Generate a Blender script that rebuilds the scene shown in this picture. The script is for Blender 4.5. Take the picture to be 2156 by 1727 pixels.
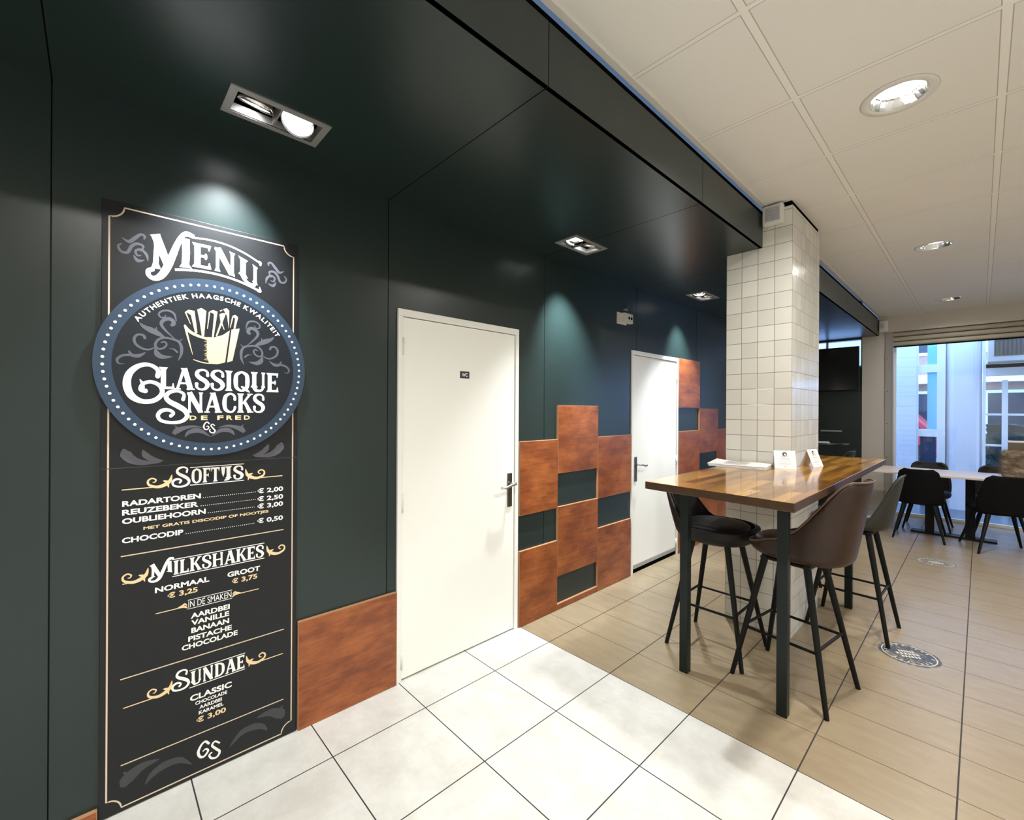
import bpy, bmesh, math, random
from mathutils import Vector, Matrix
from math import pi, sin, cos, radians

# ------------------------------------------------------------------ clear
for o in list(bpy.data.objects):
    bpy.data.objects.remove(o, do_unlink=True)
scn = bpy.context.scene
col = scn.collection
random.seed(4)

# ------------------------------------------------------------------ camera
CAM = Vector((2.2293, 0.0, 1.5267))
YAW, PITCH, ROLL = 0.8151, 0.0001, 0.0055
fw = Vector((-sin(YAW) * cos(PITCH), cos(YAW) * cos(PITCH), sin(PITCH)))
r0 = Vector((cos(YAW), sin(YAW), 0))
u0 = r0.cross(fw)
rt = r0 * cos(ROLL) + u0 * sin(ROLL)
up = u0 * cos(ROLL) - r0 * sin(ROLL)
cd = bpy.data.cameras.new('camera')
cd.sensor_width = 36
cd.sensor_fit = 'HORIZONTAL'
cd.lens = 36 * 929.44 / 2156
cd.clip_start = 0.02
cam = bpy.data.objects.new('camera', cd)
col.objects.link(cam)
m = Matrix.Identity(4)
for i in range(3):
    m[i][0], m[i][1], m[i][2], m[i][3] = rt[i], up[i], -fw[i], CAM[i]
cam.matrix_world = m
scn.camera = cam

# ------------------------------------------------------------------ world, exposure
w = bpy.data.worlds.new('sky')
scn.world = w
w.use_nodes = True
bg = w.node_tree.nodes['Background']
bg.inputs[0].default_value = (0.33, 0.55, 1.0, 1)
bg.inputs[1].default_value = 8.0
vs = scn.view_settings
vs.view_transform = 'Standard'
vs.look = 'None'
vs.gamma = 1
vs.use_curve_mapping = False
vs.exposure = 0.0

DOWN_W = 44.0      # recessed downlights
SPOT_W = 170.0      # twin spots over the green wall
WARM = (1.0, 0.965, 0.905)
COOL = (0.90, 0.97, 1.0)

# ------------------------------------------------------------------ key sizes
ZG = 2.675         # underside of the green soffit
ZC = 2.953         # tiled ceiling
XS = 1.175         # face of the green soffit
YW = 8.60          # window wall
YT = 2.177         # white floor meets brown floor
XR, YB = 5.4, -3.2  # right and rear walls


# ------------------------------------------------------------------ node helper
class NT:
    def __init__(s, name):
        s.m = bpy.data.materials.new(name)
        s.m.use_nodes = True
        s.t = s.m.node_tree
        s.b = s.t.nodes['Principled BSDF']

    def n(s, kind, **kw):
        nd = s.t.nodes.new(kind)
        for k, v in kw.items():
            setattr(nd, k, v)
        return nd

    def link(s, a, b):
        s.t.links.new(a, b)

    def val(s, sock, v):
        if hasattr(v, 'is_output'):
            s.link(v, sock)
        else:
            sock.default_value = v

    def math(s, op, a, b=0.0, c=0.0):
        nd = s.n('ShaderNodeMath', operation=op)
        s.val(nd.inputs[0], a)
        s.val(nd.inputs[1], b)
        s.val(nd.inputs[2], c)
        return nd.outputs[0]

    def mix(s, f, a, b):
        nd = s.n('ShaderNodeMix', data_type='RGBA')
        s.val(nd.inputs[0], f)
        s.val(nd.inputs[6], a)
        s.val(nd.inputs[7], b)
        return nd.outputs[2]

    def coord(s, kind='Object'):
        return s.n('ShaderNodeTexCoord').outputs[kind]

    def xyz(s, v):
        nd = s.n('ShaderNodeSeparateXYZ')
        s.link(v, nd.inputs[0])
        return nd.outputs

    def noise(s, v, scale, detail=3.0, rough=0.5):
        nd = s.n('ShaderNodeTexNoise')
        s.link(v, nd.inputs['Vector'])
        nd.inputs['Scale'].default_value = scale
        nd.inputs['Detail'].default_value = detail
        nd.inputs['Roughness'].default_value = rough
        return nd.outputs['Fac']

    def scale(s, v, sc):
        nd = s.n('ShaderNodeMapping')
        s.link(v, nd.inputs[0])
        nd.inputs['Scale'].default_value = sc
        return nd.outputs[0]

    def ramp(s, f, stops):
        nd = s.n('ShaderNodeValToRGB')
        s.link(f, nd.inputs[0])
        e = nd.color_ramp.elements
        while len(e) < len(stops):
            e.new(0.5)
        for el, (p, c) in zip(e, stops):
            el.position = p
            el.color = c if len(c) == 4 else (*c, 1)
        return nd.outputs[0]

    def bump(s, h, strength=0.2, dist=0.01):
        nd = s.n('ShaderNodeBump')
        s.link(h, nd.inputs['Height'])
        nd.inputs['Strength'].default_value = strength
        nd.inputs['Distance'].default_value = dist
        s.link(nd.outputs[0], s.b.inputs['Normal'])

    def line(s, x, x0, p, wd):
        """1 on a grid line of width wd, repeating every p from x0"""
        q = s.math('FRACT', s.math('DIVIDE', s.math('SUBTRACT', x, x0 - p / 2), p))
        d = s.math('ABSOLUTE', s.math('SUBTRACT', q, 0.5))
        return s.math('LESS_THAN', d, wd / (2 * p))

    def cell(s, x, x0, p):
        return s.math('FLOOR', s.math('DIVIDE', s.math('SUBTRACT', x, x0), p))

    def white(s, a, b, c=0.0):
        cv = s.n('ShaderNodeCombineXYZ')
        s.val(cv.inputs[0], a)
        s.val(cv.inputs[1], b)
        s.val(cv.inputs[2], c)
        nd = s.n('ShaderNodeTexWhiteNoise', noise_dimensions='3D')
        s.link(cv.outputs[0], nd.inputs[0])
        return nd.outputs[0]


def simple(name, c, rough=0.5, metal=0.0, bump=0.0, bscale=60.0, var=0.0, spec=0.5, emit=None, es=0.0):
    k = NT(name)
    k.b.inputs['Base Color'].default_value = (*c, 1)
    k.b.inputs['Roughness'].default_value = rough
    k.b.inputs['Metallic'].default_value = metal
    k.b.inputs['Specular IOR Level'].default_value = spec
    if emit:
        k.b.inputs['Emission Color'].default_value = (*emit, 1)
        k.b.inputs['Emission Strength'].default_value = es
    if bump or var:
        n = k.noise(k.coord(), bscale, 4)
        if var:
            d = tuple(v * (1 - var) for v in c)
            k.link(k.mix(n, (*d, 1), (*[min(1, v * (1 + var)) for v in c], 1)), k.b.inputs['Base Color'])
        if bump:
            k.bump(n, bump, 0.004)
    return k.m


M = {}
M['green'] = simple('green_laminate', (0.012, 0.0235, 0.0225), 0.31, bump=0.03, bscale=240, spec=0.5)
M['seam'] = simple('dark_seam', (0.006, 0.009, 0.009), 0.6)
M['door'] = simple('white_door_paint', (0.87, 0.87, 0.825), 0.38, var=0.02, bscale=3)
M['frame'] = simple('white_frame_paint', (0.83, 0.83, 0.79), 0.35)
M['plaster'] = simple('off_white_plaster', (0.80, 0.79, 0.75), 0.7, bump=0.05, bscale=80)
M['post'] = simple('pale_grey_paint', (0.60, 0.57, 0.52), 0.55, var=0.03, bscale=6)
M['steel'] = simple('brushed_steel', (0.55, 0.55, 0.54), 0.32, 1.0)
M['bronze'] = simple('dark_nickel', (0.20, 0.185, 0.16), 0.35, 1.0)
M['shutter'] = simple('beige_shutter_slat', (0.40, 0.365, 0.30), 0.5)
M['alu'] = simple('grey_aluminium', (0.42, 0.41, 0.40), 0.45, 0.6)
M['black'] = simple('black_void', (0.004, 0.004, 0.004), 0.9, spec=0.0)
M['blackmetal'] = simple('black_powder_coat', (0.004, 0.005, 0.005), 0.45, spec=0.2)
M['legmetal'] = simple('dark_green_steel', (0.008, 0.013, 0.012), 0.42, bump=0.05, bscale=120, spec=0.25)
M['chrome'] = simple('chrome_reflector', (0.86, 0.86, 0.85), 0.08, 1.0)
M['darkchrome'] = simple('faceted_chrome_reflector', (0.50, 0.50, 0.49), 0.10, 1.0)
M['lamp'] = simple('lit_lamp', (1, 1, 1), 0.4, emit=(1, 0.97, 0.9), es=6)
M['lampcool'] = simple('lit_spot_lamp', (1, 1, 1), 0.4, emit=(0.97, 0.99, 1), es=7)
M['lampdim'] = simple('dim_spot_lamp', (1, 1, 1), 0.4, emit=(0.97, 0.99, 1), es=2.2)
M['white'] = simple('white_plastic', (0.72, 0.71, 0.66), 0.4)
M['grill'] = simple('pale_violet_grille', (0.50, 0.50, 0.55), 0.5)
M['board'] = simple('charcoal_print_board', (0.008, 0.009, 0.011), 0.42, bump=0.02, bscale=90, spec=0.35)
M['plaque'] = simple('navy_black_board', (0.008, 0.011, 0.016), 0.40, spec=0.35)
M['blue'] = simple('slate_blue_print', (0.021, 0.044, 0.082), 0.42)
M['ink'] = simple('white_print', (0.86, 0.85, 0.82), 0.45)
M['gold'] = simple('cream_gold_print', (0.80, 0.60, 0.34), 0.45)
M['linegold'] = simple('pale_gold_line_print', (0.66, 0.53, 0.40), 0.45)
M['greyink'] = simple('grey_violet_print', (0.085, 0.086, 0.108), 0.5)
M['dimink'] = simple('dark_grey_print', (0.040, 0.042, 0.048), 0.5)
M['brown'] = simple('brown_leather', (0.028, 0.0125, 0.007), 0.42, bump=0.12, bscale=9, var=0.35, spec=0.4)
M['browntrim'] = simple('brown_leather_seam', (0.10, 0.052, 0.034), 0.38)
M['charcoal'] = simple('charcoal_leather', (0.009, 0.009, 0.010), 0.5, bump=0.12, bscale=140, var=0.2, spec=0.3)
M['olive'] = simple('grey_green_leather', (0.022, 0.023, 0.018), 0.5, bump=0.12, bscale=9, var=0.2, spec=0.35)
M['blackfab'] = simple('black_fabric', (0.004, 0.004, 0.005), 0.8, bump=0.1, bscale=200, spec=0.12)
M['greyfab'] = simple('dark_grey_fabric', (0.020, 0.022, 0.022), 0.75, bump=0.1, bscale=200)
M['paper'] = simple('white_paper', (0.82, 0.81, 0.80), 0.6)
M['pageprint'] = simple('grey_page_print', (0.45, 0.43, 0.42), 0.7)
M['cardink'] = simple('dark_card_print', (0.03, 0.03, 0.035), 0.6)
M['cardgrey'] = simple('grey_card_print', (0.45, 0.45, 0.45), 0.6)
M['screen'] = simple('black_screen', (0.004, 0.004, 0.005), 0.12)
M['siding'] = simple('white_siding', (0.72, 0.73, 0.78), 0.5)
M['paving'] = simple('dark_wet_paving', (0.10, 0.115, 0.14), 0.3, bump=0.2, bscale=12, var=0.2)
M['tabledark'] = simple('black_table_laminate', (0.012, 0.012, 0.013), 0.25)
M['pinkwood'] = simple('pale_wood_laminate', (0.70, 0.60, 0.53), 0.35, var=0.08, bscale=14)
M['brick'] = simple('pale_brick_facade', (0.36, 0.22, 0.16), 0.8, var=0.3, bscale=8)
M['carbody'] = simple('dark_car_paint', (0.02, 0.03, 0.035), 0.2)
M['redcar'] = simple('red_car_paint', (0.35, 0.02, 0.03), 0.25)
M['rubber'] = simple('black_rubber', (0.01, 0.01, 0.01), 0.8)
M['hedge'] = simple('dark_foliage', (0.006, 0.011, 0.006), 0.9, bump=0.6, bscale=14, var=0.6)
M['darkglass'] = simple('dark_window_glass', (0.02, 0.03, 0.045), 0.06)
M['skyglass'] = simple('sky_tinted_glass', (0.25, 0.62, 0.80), 0.05, 0.0, spec=1.0)  # cyan base colour stands in for the sky mirrored in the pane
M['navy'] = simple('navy_panel', (0.03, 0.05, 0.11), 0.4)
M['grille'] = simple('louvre_grille', (0.16, 0.13, 0.10), 0.6)


def glass_mat():
    k = NT('clear_pane')
    t = k.n('ShaderNodeBsdfTransparent')
    t.inputs[0].default_value = (0.96, 0.98, 1.0, 1)
    g = k.n('ShaderNodeBsdfGlossy')
    g.inputs['Roughness'].default_value = 0.02
    f = k.n('ShaderNodeFresnel')
    f.inputs[0].default_value = 1.45
    mx = k.n('ShaderNodeMixShader')
    k.link(f.outputs[0], mx.inputs[0])
    k.link(t.outputs[0], mx.inputs[1])
    k.link(g.outputs[0], mx.inputs[2])
    k.link(mx.outputs[0], k.t.nodes['Material Output'].inputs[0])
    return k.m


M['glass'] = glass_mat()


def floor_mat():
    k = NT('floor_tiles')
    v = k.coord()
    x, y, z = k.xyz(v)
    S = 0.4714
    X0, Y0 = 0.2866, YT
    isb = k.math('GREATER_THAN', y, YT)
    # white porcelain
    g1 = k.math('MAXIMUM', k.line(x, X0, S, 0.0052), k.line(y, Y0, S, 0.0052))
    rw = k.white(k.cell(x, X0, S), k.cell(y, Y0, S))
    n1 = k.ramp(k.noise(v, 6, 6, 0.65), [(0.36, (0, 0, 0)), (0.64, (1, 1, 1))])
    n2 = k.noise(v, 45, 4, 0.6)
    wcol = k.mix(n1, (0.60, 0.585, 0.54, 1), (0.73, 0.72, 0.68, 1))
    wcol = k.mix(k.math('MULTIPLY', n2, 0.35), wcol, (0.48, 0.465, 0.43, 1))
    wcol = k.mix(k.math('MULTIPLY', rw, 0.12), wcol, (0.55, 0.55, 0.52, 1))
    wcol = k.mix(g1, wcol, (0.030, 0.028, 0.026, 1))
    # brown half tiles
    P = 0.3085
    gy = k.line(y, Y0, P, 0.0042)
    gx = k.line(x, X0, S, 0.0058)
    rb = k.white(k.cell(x, X0, S), k.cell(y, Y0, P), 3.0)
    n3 = k.noise(k.scale(v, (3.0, 9.0, 1)), 2.2, 5, 0.6)
    n4 = k.noise(v, 90, 3, 0.6)
    bcol = k.mix(n3, (0.225, 0.168, 0.098, 1), (0.390, 0.312, 0.200, 1))
    bcol = k.mix(k.math('MULTIPLY', rb, 0.30), bcol, (0.30, 0.24, 0.175, 1))
    bcol = k.mix(k.math('GREATER_THAN', n4, 0.70), bcol, (0.46, 0.38, 0.28, 1))
    bcol = k.mix(gy, bcol, (0.085, 0.052, 0.034, 1))
    bcol = k.mix(gx, bcol, (0.030, 0.022, 0.018, 1))
    k.link(k.mix(isb, wcol, bcol), k.b.inputs['Base Color'])
    gr = k.mix(isb, g1, k.math('MAXIMUM', gx, gy))
    rough = k.math('ADD', k.math('MULTIPLY', n2, 0.12), k.math('SUBTRACT', 0.36, k.math('MULTIPLY', isb, 0.12)))
    k.link(k.math('ADD', rough, k.math('MULTIPLY', gr, 0.4)), k.b.inputs['Roughness'])
    k.bump(k.math('SUBTRACT', 1.0, gr), 0.35, 0.002)
    return k.m


M['floor'] = floor_mat()


def ceiling_mat():
    k = NT('ceiling_tiles')
    v = k.coord()
    x, y, z = k.xyz(v)
    gx = k.line(x, 1.645, 0.645, 0.026)
    gy = k.line(y, 1.671, 0.6425, 0.020)
    g = k.math('MAXIMUM', gx, gy)
    ex = k.math('SUBTRACT', k.line(x, 1.645, 0.645, 0.033), gx)
    ey = k.math('SUBTRACT', k.line(y, 1.671, 0.6425, 0.026), gy)
    edge = k.math('MULTIPLY', k.math('MAXIMUM', ex, ey), k.math('SUBTRACT', 1.0, g))
    r = k.white(k.cell(x, 1.645, 0.645), k.cell(y, 1.671, 0.6425))
    n = k.noise(v, 130, 4, 0.7)
    n0 = k.noise(v, 1.6, 3)
    c = k.mix(n0, (0.78, 0.77, 0.715, 1), (0.84, 0.83, 0.78, 1))
    c = k.mix(k.math('MULTIPLY', r, 0.35), c, (0.76, 0.76, 0.72, 1))
    c = k.mix(k.math('MULTIPLY', n, 0.25), c, (0.70, 0.69, 0.65, 1))
    c = k.mix(g, c, (0.84, 0.83, 0.78, 1))
    c = k.mix(edge, c, (0.44, 0.42, 0.37, 1))
    k.link(c, k.b.inputs['Base Color'])
    k.b.inputs['Roughness'].default_value = 0.8
    h = k.math('SUBTRACT', k.math('ADD', k.math('MULTIPLY', n, 0.2), k.math('MULTIPLY', g, 0.8)), edge)
    k.bump(h, 0.3, 0.004)
    return k.m


M['ceiling'] = ceiling_mat()


def pillar_mat():
    k = NT('glazed_wall_tiles')
    v = k.coord()
    x, y, z = k.xyz(v)
    nx = k.math('ABSOLUTE', k.xyz(k.n('ShaderNodeNewGeometry').outputs['Normal'])[0])
    side = k.math('GREATER_THAN', nx, 0.5)
    hor = k.mix(side, k.math('SUBTRACT', x, 0.935), k.math('SUBTRACT', y, 3.40))
    gv = k.line(hor, 0.0, 0.1063, 0.0035)
    gh = k.line(z, 0.036, 0.110, 0.0035)
    g = k.math('MAXIMUM', gv, gh)
    r = k.white(k.cell(hor, 0.0, 0.1063), k.cell(z, 0.036, 0.110), side)
    n = k.noise(v, 18, 4, 0.6)
    c = k.mix(r, (0.62, 0.615, 0.56, 1), (0.73, 0.725, 0.67, 1))
    c = k.mix(k.math('MULTIPLY', n, 0.3), c, (0.62, 0.60, 0.56, 1))
    gc = k.mix(side, (0.20, 0.19, 0.16, 1), (0.25, 0.235, 0.20, 1))
    c = k.mix(g, c, gc)
    k.link(c, k.b.inputs['Base Color'])
    k.link(k.math('ADD', 0.14, k.math('MULTIPLY', g, 0.5)), k.b.inputs['Roughness'])
    nb = k.noise(v, 26, 2, 0.5)
    tilt = k.math('MULTIPLY', r, 0.4)
    h = k.math('SUBTRACT', k.math('ADD', k.math('MULTIPLY', nb, 0.9), tilt), k.math('MULTIPLY', g, 0.9))
    k.bump(h, 0.45, 0.004)
    return k.m


M['pillar'] = pillar_mat()


def stained_wood():
    k = NT('orange_stained_plywood')
    v = k.coord()
    oi = k.n('ShaderNodeObjectInfo').outputs['Random']
    off = k.n('ShaderNodeVectorMath', operation='ADD')
    k.link(v, off.inputs[0])
    cv = k.n('ShaderNodeCombineXYZ')
    k.link(k.math('MULTIPLY', oi, 37.0), cv.inputs[1])
    k.link(k.math('MULTIPLY', oi, 11.0), cv.inputs[2])
    k.link(cv.outputs[0], off.inputs[1])
    p = off.outputs[0]
    n1 = k.noise(k.scale(p, (1, 1.6, 3.4)), 1.9, 6, 0.66)
    n2 = k.noise(k.scale(p, (1, 2.5, 26)), 2.0, 4, 0.6)
    f = k.math('ADD', k.math('MULTIPLY', n1, 0.72), k.math('MULTIPLY', n2, 0.28))
    c = k.ramp(f, [(0.30, (0.090, 0.022, 0.008)), (0.45, (0.190, 0.048, 0.012)), (0.57, (0.310, 0.090, 0.022)), (0.72, (0.420, 0.150, 0.042))])
    k.link(k.mix(k.math('MULTIPLY', oi, 0.25), c, (0.27, 0.070, 0.022, 1)), k.b.inputs['Base Color'])
    k.b.inputs['Roughness'].default_value = 0.36
    k.bump(n2, 0.06, 0.002)
    return k.m


M['wood'] = stained_wood()
M['plyedge'] = simple('pale_plywood_edge', (0.42, 0.23, 0.12), 0.6)


def butcher():
    k = NT('oiled_butcher_block')
    v = k.coord()
    x, y, z = k.xyz(v)
    s = 0.052
    ci = k.cell(x, 0.0, s)
    sh = k.math('MULTIPLY', k.white(ci, 0.0), 3.0)
    cy = k.cell(k.math('ADD', y, sh), 0.0, 0.55)
    r = k.white(ci, cy, 5.0)
    n = k.noise(k.scale(v, (16, 1.1, 8)), 2.2, 5, 0.68)
    f = k.math('ADD', k.math('MULTIPLY', r, 0.45), k.math('MULTIPLY', n, 0.55))
    c = k.ramp(f, [(0.24, (0.13, 0.052, 0.011)), (0.42, (0.31, 0.140, 0.024)), (0.58, (0.45, 0.225, 0.042)), (0.8, (0.60, 0.34, 0.080))])
    g = k.line(x, 0.0, s, 0.0012)
    c = k.mix(k.math('MULTIPLY', g, 0.6), c, (0.10, 0.04, 0.012, 1))
    k.link(c, k.b.inputs['Base Color'])
    k.b.inputs['Roughness'].default_value = 0.13
    k.b.inputs['Specular IOR Level'].default_value = 0.38
    k.b.inputs['Coat Weight'].default_value = 0.25
    k.b.inputs['Coat Roughness'].default_value = 0.06
    return k.m


M['butcher'] = butcher()
M['butcheredge'] = simple('butcher_block_end_grain', (0.050, 0.0225, 0.007), 0.45, var=0.4, bscale=22)


def decal_mat(c):
    k = NT('worn_floor_decal')
    v = k.coord()
    n = k.noise(v, 14, 5, 0.65)
    n2 = k.noise(v, 60, 3, 0.6)
    f = k.math('ADD', k.math('MULTIPLY', n, 0.6), k.math('MULTIPLY', n2, 0.4))
    a = k.ramp(f, [(0.42, (0.06,) * 3), (0.54, (0.85,) * 3)])
    k.b.inputs['Base Color'].default_value = (*c, 1)
    k.b.inputs['Roughness'].default_value = 0.5
    k.link(a, k.b.inputs['Alpha'])
    return k.m


M['decal'] = decal_mat((0.055, 0.075, 0.11))
M['decal2'] = decal_mat((0.27, 0.28, 0.26))
M['decalink'] = simple('pale_decal_print', (0.62, 0.60, 0.54), 0.5)


def fur_mat():
    k = NT('mottled_fur')
    v = k.coord()
    n = k.noise(k.scale(v, (1, 1, 2.2)), 9, 5, 0.65)
    n2 = k.noise(v, 120, 3, 0.6)
    f = k.math('ADD', k.math('MULTIPLY', n, 0.75), k.math('MULTIPLY', n2, 0.25))
    k.link(k.ramp(f, [(0.3, (0.07, 0.045, 0.028)), (0.46, (0.24, 0.17, 0.11)), (0.58, (0.46, 0.37, 0.28)), (0.72, (0.68, 0.60, 0.50))]), k.b.inputs['Base Color'])
    k.b.inputs['Roughness'].default_value = 0.95
    k.bump(n2, 1.0, 0.02)
    return k.m


M['fur'] = fur_mat()


# ------------------------------------------------------------------ mesh builder
class MB:
    def __init__(s):
        s.v, s.f, s.mi = [], [], []

    lift = 0.0

    def add(s, vs, fs, mi=0):
        b = len(s.v)
        s.v += [tuple(v) for v in vs]
        s.f += [tuple(b + i for i in f) for f in fs]
        s.mi += [mi] * len(fs)

    def box(s, x0, x1, y0, y1, z0, z1, mi=0):
        s.add([(x0, y0, z0), (x1, y0, z0), (x1, y1, z0), (x0, y1, z0), (x0, y0, z1), (x1, y0, z1), (x1, y1, z1), (x0, y1, z1)],
              [(0, 3, 2, 1), (4, 5, 6, 7), (0, 1, 5, 4), (1, 2, 6, 5), (2, 3, 7, 6), (3, 0, 4, 7)], mi)

    def bar(s, a, b, ra, rb=None, n=8, mi=0, square=False):
        """tapered bar from a to b"""
        rb = ra if rb is None else rb
        a, b = Vector(a), Vector(b)
        d = (b - a).normalized()
        t = Vector((0, 0, 1)) if abs(d.z) < 0.95 else Vector((1, 0, 0))
        p = d.cross(t).normalized()
        q = d.cross(p)
        n = 4 if square else n
        o = pi / 4 if square else 0
        k = 2 ** 0.5 if square else 1
        vs = [a + (p * cos(o + 2 * pi * i / n) + q * sin(o + 2 * pi * i / n)) * ra * k for i in range(n)]
        vs += [b + (p * cos(o + 2 * pi * i / n) + q * sin(o + 2 * pi * i / n)) * rb * k for i in range(n)]
        fs = [(i, (i + 1) % n, n + (i + 1) % n, n + i) for i in range(n)]
        fs += [tuple(range(n - 1, -1, -1)), tuple(range(n, 2 * n))]
        s.add(vs, fs, mi)

    def tube(s, pts, r, n=8, closed=False, mi=0):
        pts = [Vector(p) for p in pts]
        N = len(pts)
        vs, fs = [], []
        for i, p in enumerate(pts):
            a = pts[(i - 1) % N] if (closed or i) else pts[0]
            b = pts[(i + 1) % N] if (closed or i < N - 1) else pts[-1]
            d = (b - a).normalized()
            t = Vector((0, 0, 1)) if abs(d.z) < 0.9 else Vector((1, 0, 0))
            u = d.cross(t).normalized()
            w_ = d.cross(u)
            vs += [p + (u * cos(2 * pi * j / n) + w_ * sin(2 * pi * j / n)) * r for j in range(n)]
        for i in range(N if closed else N - 1):
            i2 = (i + 1) % N
            fs += [(i * n + j, i * n + (j + 1) % n, i2 * n + (j + 1) % n, i2 * n + j) for j in range(n)]
        if not closed:
            fs += [tuple(range(n - 1, -1, -1)), tuple((N - 1) * n + j for j in range(n))]
        s.add(vs, fs, mi)

    def lathe(s, c, prof, n=32, mi=0, cap0=False, cap1=False):
        c = Vector(c)
        vs, fs = [], []
        for r, z in prof:
            vs += [c + Vector((r * cos(2 * pi * j / n), r * sin(2 * pi * j / n), z)) for j in range(n)]
        for i in range(len(prof) - 1):
            fs += [(i * n + j, i * n + (j + 1) % n, (i + 1) * n + (j + 1) % n, (i + 1) * n + j) for j in range(n)]
        if cap0:
            fs.append(tuple(range(n - 1, -1, -1)))
        if cap1:
            k = (len(prof) - 1) * n
            fs.append(tuple(k + j for j in range(n)))
        s.add(vs, fs, mi)

    def prism(s, poly, z0, z1, mi=0):
        n = len(poly)
        vs = [(x, y, z0) for x, y in poly] + [(x, y, z1) for x, y in poly]
        fs = [tuple(range(n - 1, -1, -1)), tuple(range(n, 2 * n))] + [(i, (i + 1) % n, n + (i + 1) % n, n + i) for i in range(n)]
        s.add(vs, fs, mi)

    def build(s, name, mats, parent=None, smooth=False, bevel=0.0, recalc=True):
        me = bpy.data.meshes.new(name)
        me.from_pydata(s.v, [], s.f)
        if not isinstance(mats, (list, tuple)):
            mats = [mats]
        for m_ in mats:
            me.materials.append(m_)
        for p, i in zip(me.polygons, s.mi):
            p.material_index = i
            p.use_smooth = smooth
        if recalc:
            bm = bmesh.new()
            bm.from_mesh(me)
            bmesh.ops.recalc_face_normals(bm, faces=bm.faces)
            bm.to_mesh(me)
            bm.free()
        o = bpy.data.objects.new(name, me)
        col.objects.link(o)
        if parent:
            o.parent = parent
        if bevel:
            b = o.modifiers.new('bevel', 'BEVEL')
            b.width = bevel
            b.segments = 2
            b.limit_method = 'ANGLE'
        return o


def tag(o, label=None, cat=None, group=None, kind=None):
    if label:
        o['label'] = label
    if cat:
        o['category'] = cat
    if group:
        o['group'] = group
    if kind:
        o['kind'] = kind
    return o


def thing(name, label, cat, loc=(0, 0, 0), rz=0.0, group=None):
    o = bpy.data.objects.new(name, None)
    o.empty_display_size = 0.1
    col.objects.link(o)
    o.location = loc
    o.rotation_euler = (0, 0, rz)
    return tag(o, label, cat, group)


def struct(name, mb, mats, label=None, cat=None, **kw):
    o = mb.build(name, mats, **kw)
    return tag(o, label, cat, kind='structure')


def copy_tree(o, parent=None):
    c = o.copy()
    col.objects.link(c)
    if parent:
        c.parent = parent
    for ch in list(o.children):
        copy_tree(ch, c)
    return c


def dup(o, loc, rz, label, group=None):
    c = copy_tree(o)
    c.location = loc
    c.rotation_euler = (0, 0, rz)
    c['label'] = label
    if group:
        c['group'] = group
    return c


def sheet_with_holes(mb, x0, x1, y0, y1, z, holes, mi=0):
    xs = sorted({x0, x1, *[h[0] for h in holes], *[h[1] for h in holes]})
    ys = sorted({y0, y1, *[h[2] for h in holes], *[h[3] for h in holes]})
    for a, b in zip(xs, xs[1:]):
        for c, d in zip(ys, ys[1:]):
            mx, my = (a + b) / 2, (c + d) / 2
            if any(h[0] < mx < h[1] and h[2] < my < h[3] for h in holes):
                continue
            mb.add([(a, c, z), (b, c, z), (b, d, z), (a, d, z)], [(0, 3, 2, 1)], mi)


# ================================================================== SETTING
# floor
mb = MB()
mb.box(-0.3, XR + 0.2, YB - 0.2, 8.75, -0.12, 0.0)
struct('floor', mb, M['floor'], 'tiled floor, large white squares turning to brown tiles by the bar table', 'floor')

# left wall in 1.28 m laminate sheets with dark joints
SEAMS = [-2.677, -1.397, -0.117, 1.163, 2.429, 3.709, 4.989, 6.269, 7.549]
D1 = (1.219, 2.153)
D2 = (3.617, 4.533)
ZD = 2.09
mb = MB()
ed = [YB] + SEAMS + [YW]
g = 0.0022
for a, b in zip(ed, ed[1:]):
    a2, b2 = a + g, b - g
    cuts = [a2, b2]
    for d in (D1, D2):
        cuts += [q for q in d if a2 < q < b2]
    cuts = sorted(cuts)
    for c, d in zip(cuts, cuts[1:]):
        mid = (c + d) / 2
        z0 = ZD if (D1[0] < mid < D1[1] or D2[0] < mid < D2[1]) else 0.0
        mb.box(-0.018, 0.0, c, d, z0, ZG)
mb.box(-0.06, -0.018, YB, D1[0], 0, ZG, 1)
mb.box(-0.06, -0.018, D1[1], D2[0], 0, ZG, 1)
mb.box(-0.06, -0.018, D2[1], YW, 0, ZG, 1)
mb.box(-0.06, -0.018, D1[0], D1[1], ZD, ZG, 1)
mb.box(-0.06, -0.018, D2[0], D2[1], ZD, ZG, 1)
struct('wall_left', mb, [M['green'], M['seam']], 'dark green laminate wall with thin vertical joints', 'wall')

# green dropped soffit along the left wall (underside with openings for the spot fixtures)
SPOTS = [0.517, 2.452, 4.405, 6.36]
SX0, SX1, SHL = 0.236, 0.410, 0.168
holes = [(SX0, SX1, y - SHL, y + SHL) for y in SPOTS]
mb = MB()
ed = [YB] + SEAMS + [YW]
for a, b in zip(ed, ed[1:]):
    hs = [(h[0], h[1], max(h[2], a + g), min(h[3], b - g)) for h in holes if h[3] > a and h[2] < b]
    sheet_with_holes(mb, -0.02, XS, a + g, b - g, ZG, hs)
    mb.box(XS - 0.018, XS, a + g, b - g, ZG, 2.905)
mb.box(-0.02, XS - 0.03, YB, YW, ZG + 0.20, ZG + 0.22, 1)
for s_ in SEAMS:
    mb.box(-0.02, XS - 0.019, s_ - 0.01, s_ + 0.01, ZG + 0.0008, ZG + 0.012, 1)
mb.box(XS - 0.045, XS - 0.020, YB, YW, ZG + 0.004, ZC, 1)
struct('trim_1', mb, [M['green'], M['black']], 'dark green dropped soffit running above the green wall', 'soffit', recalc=False)

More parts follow.
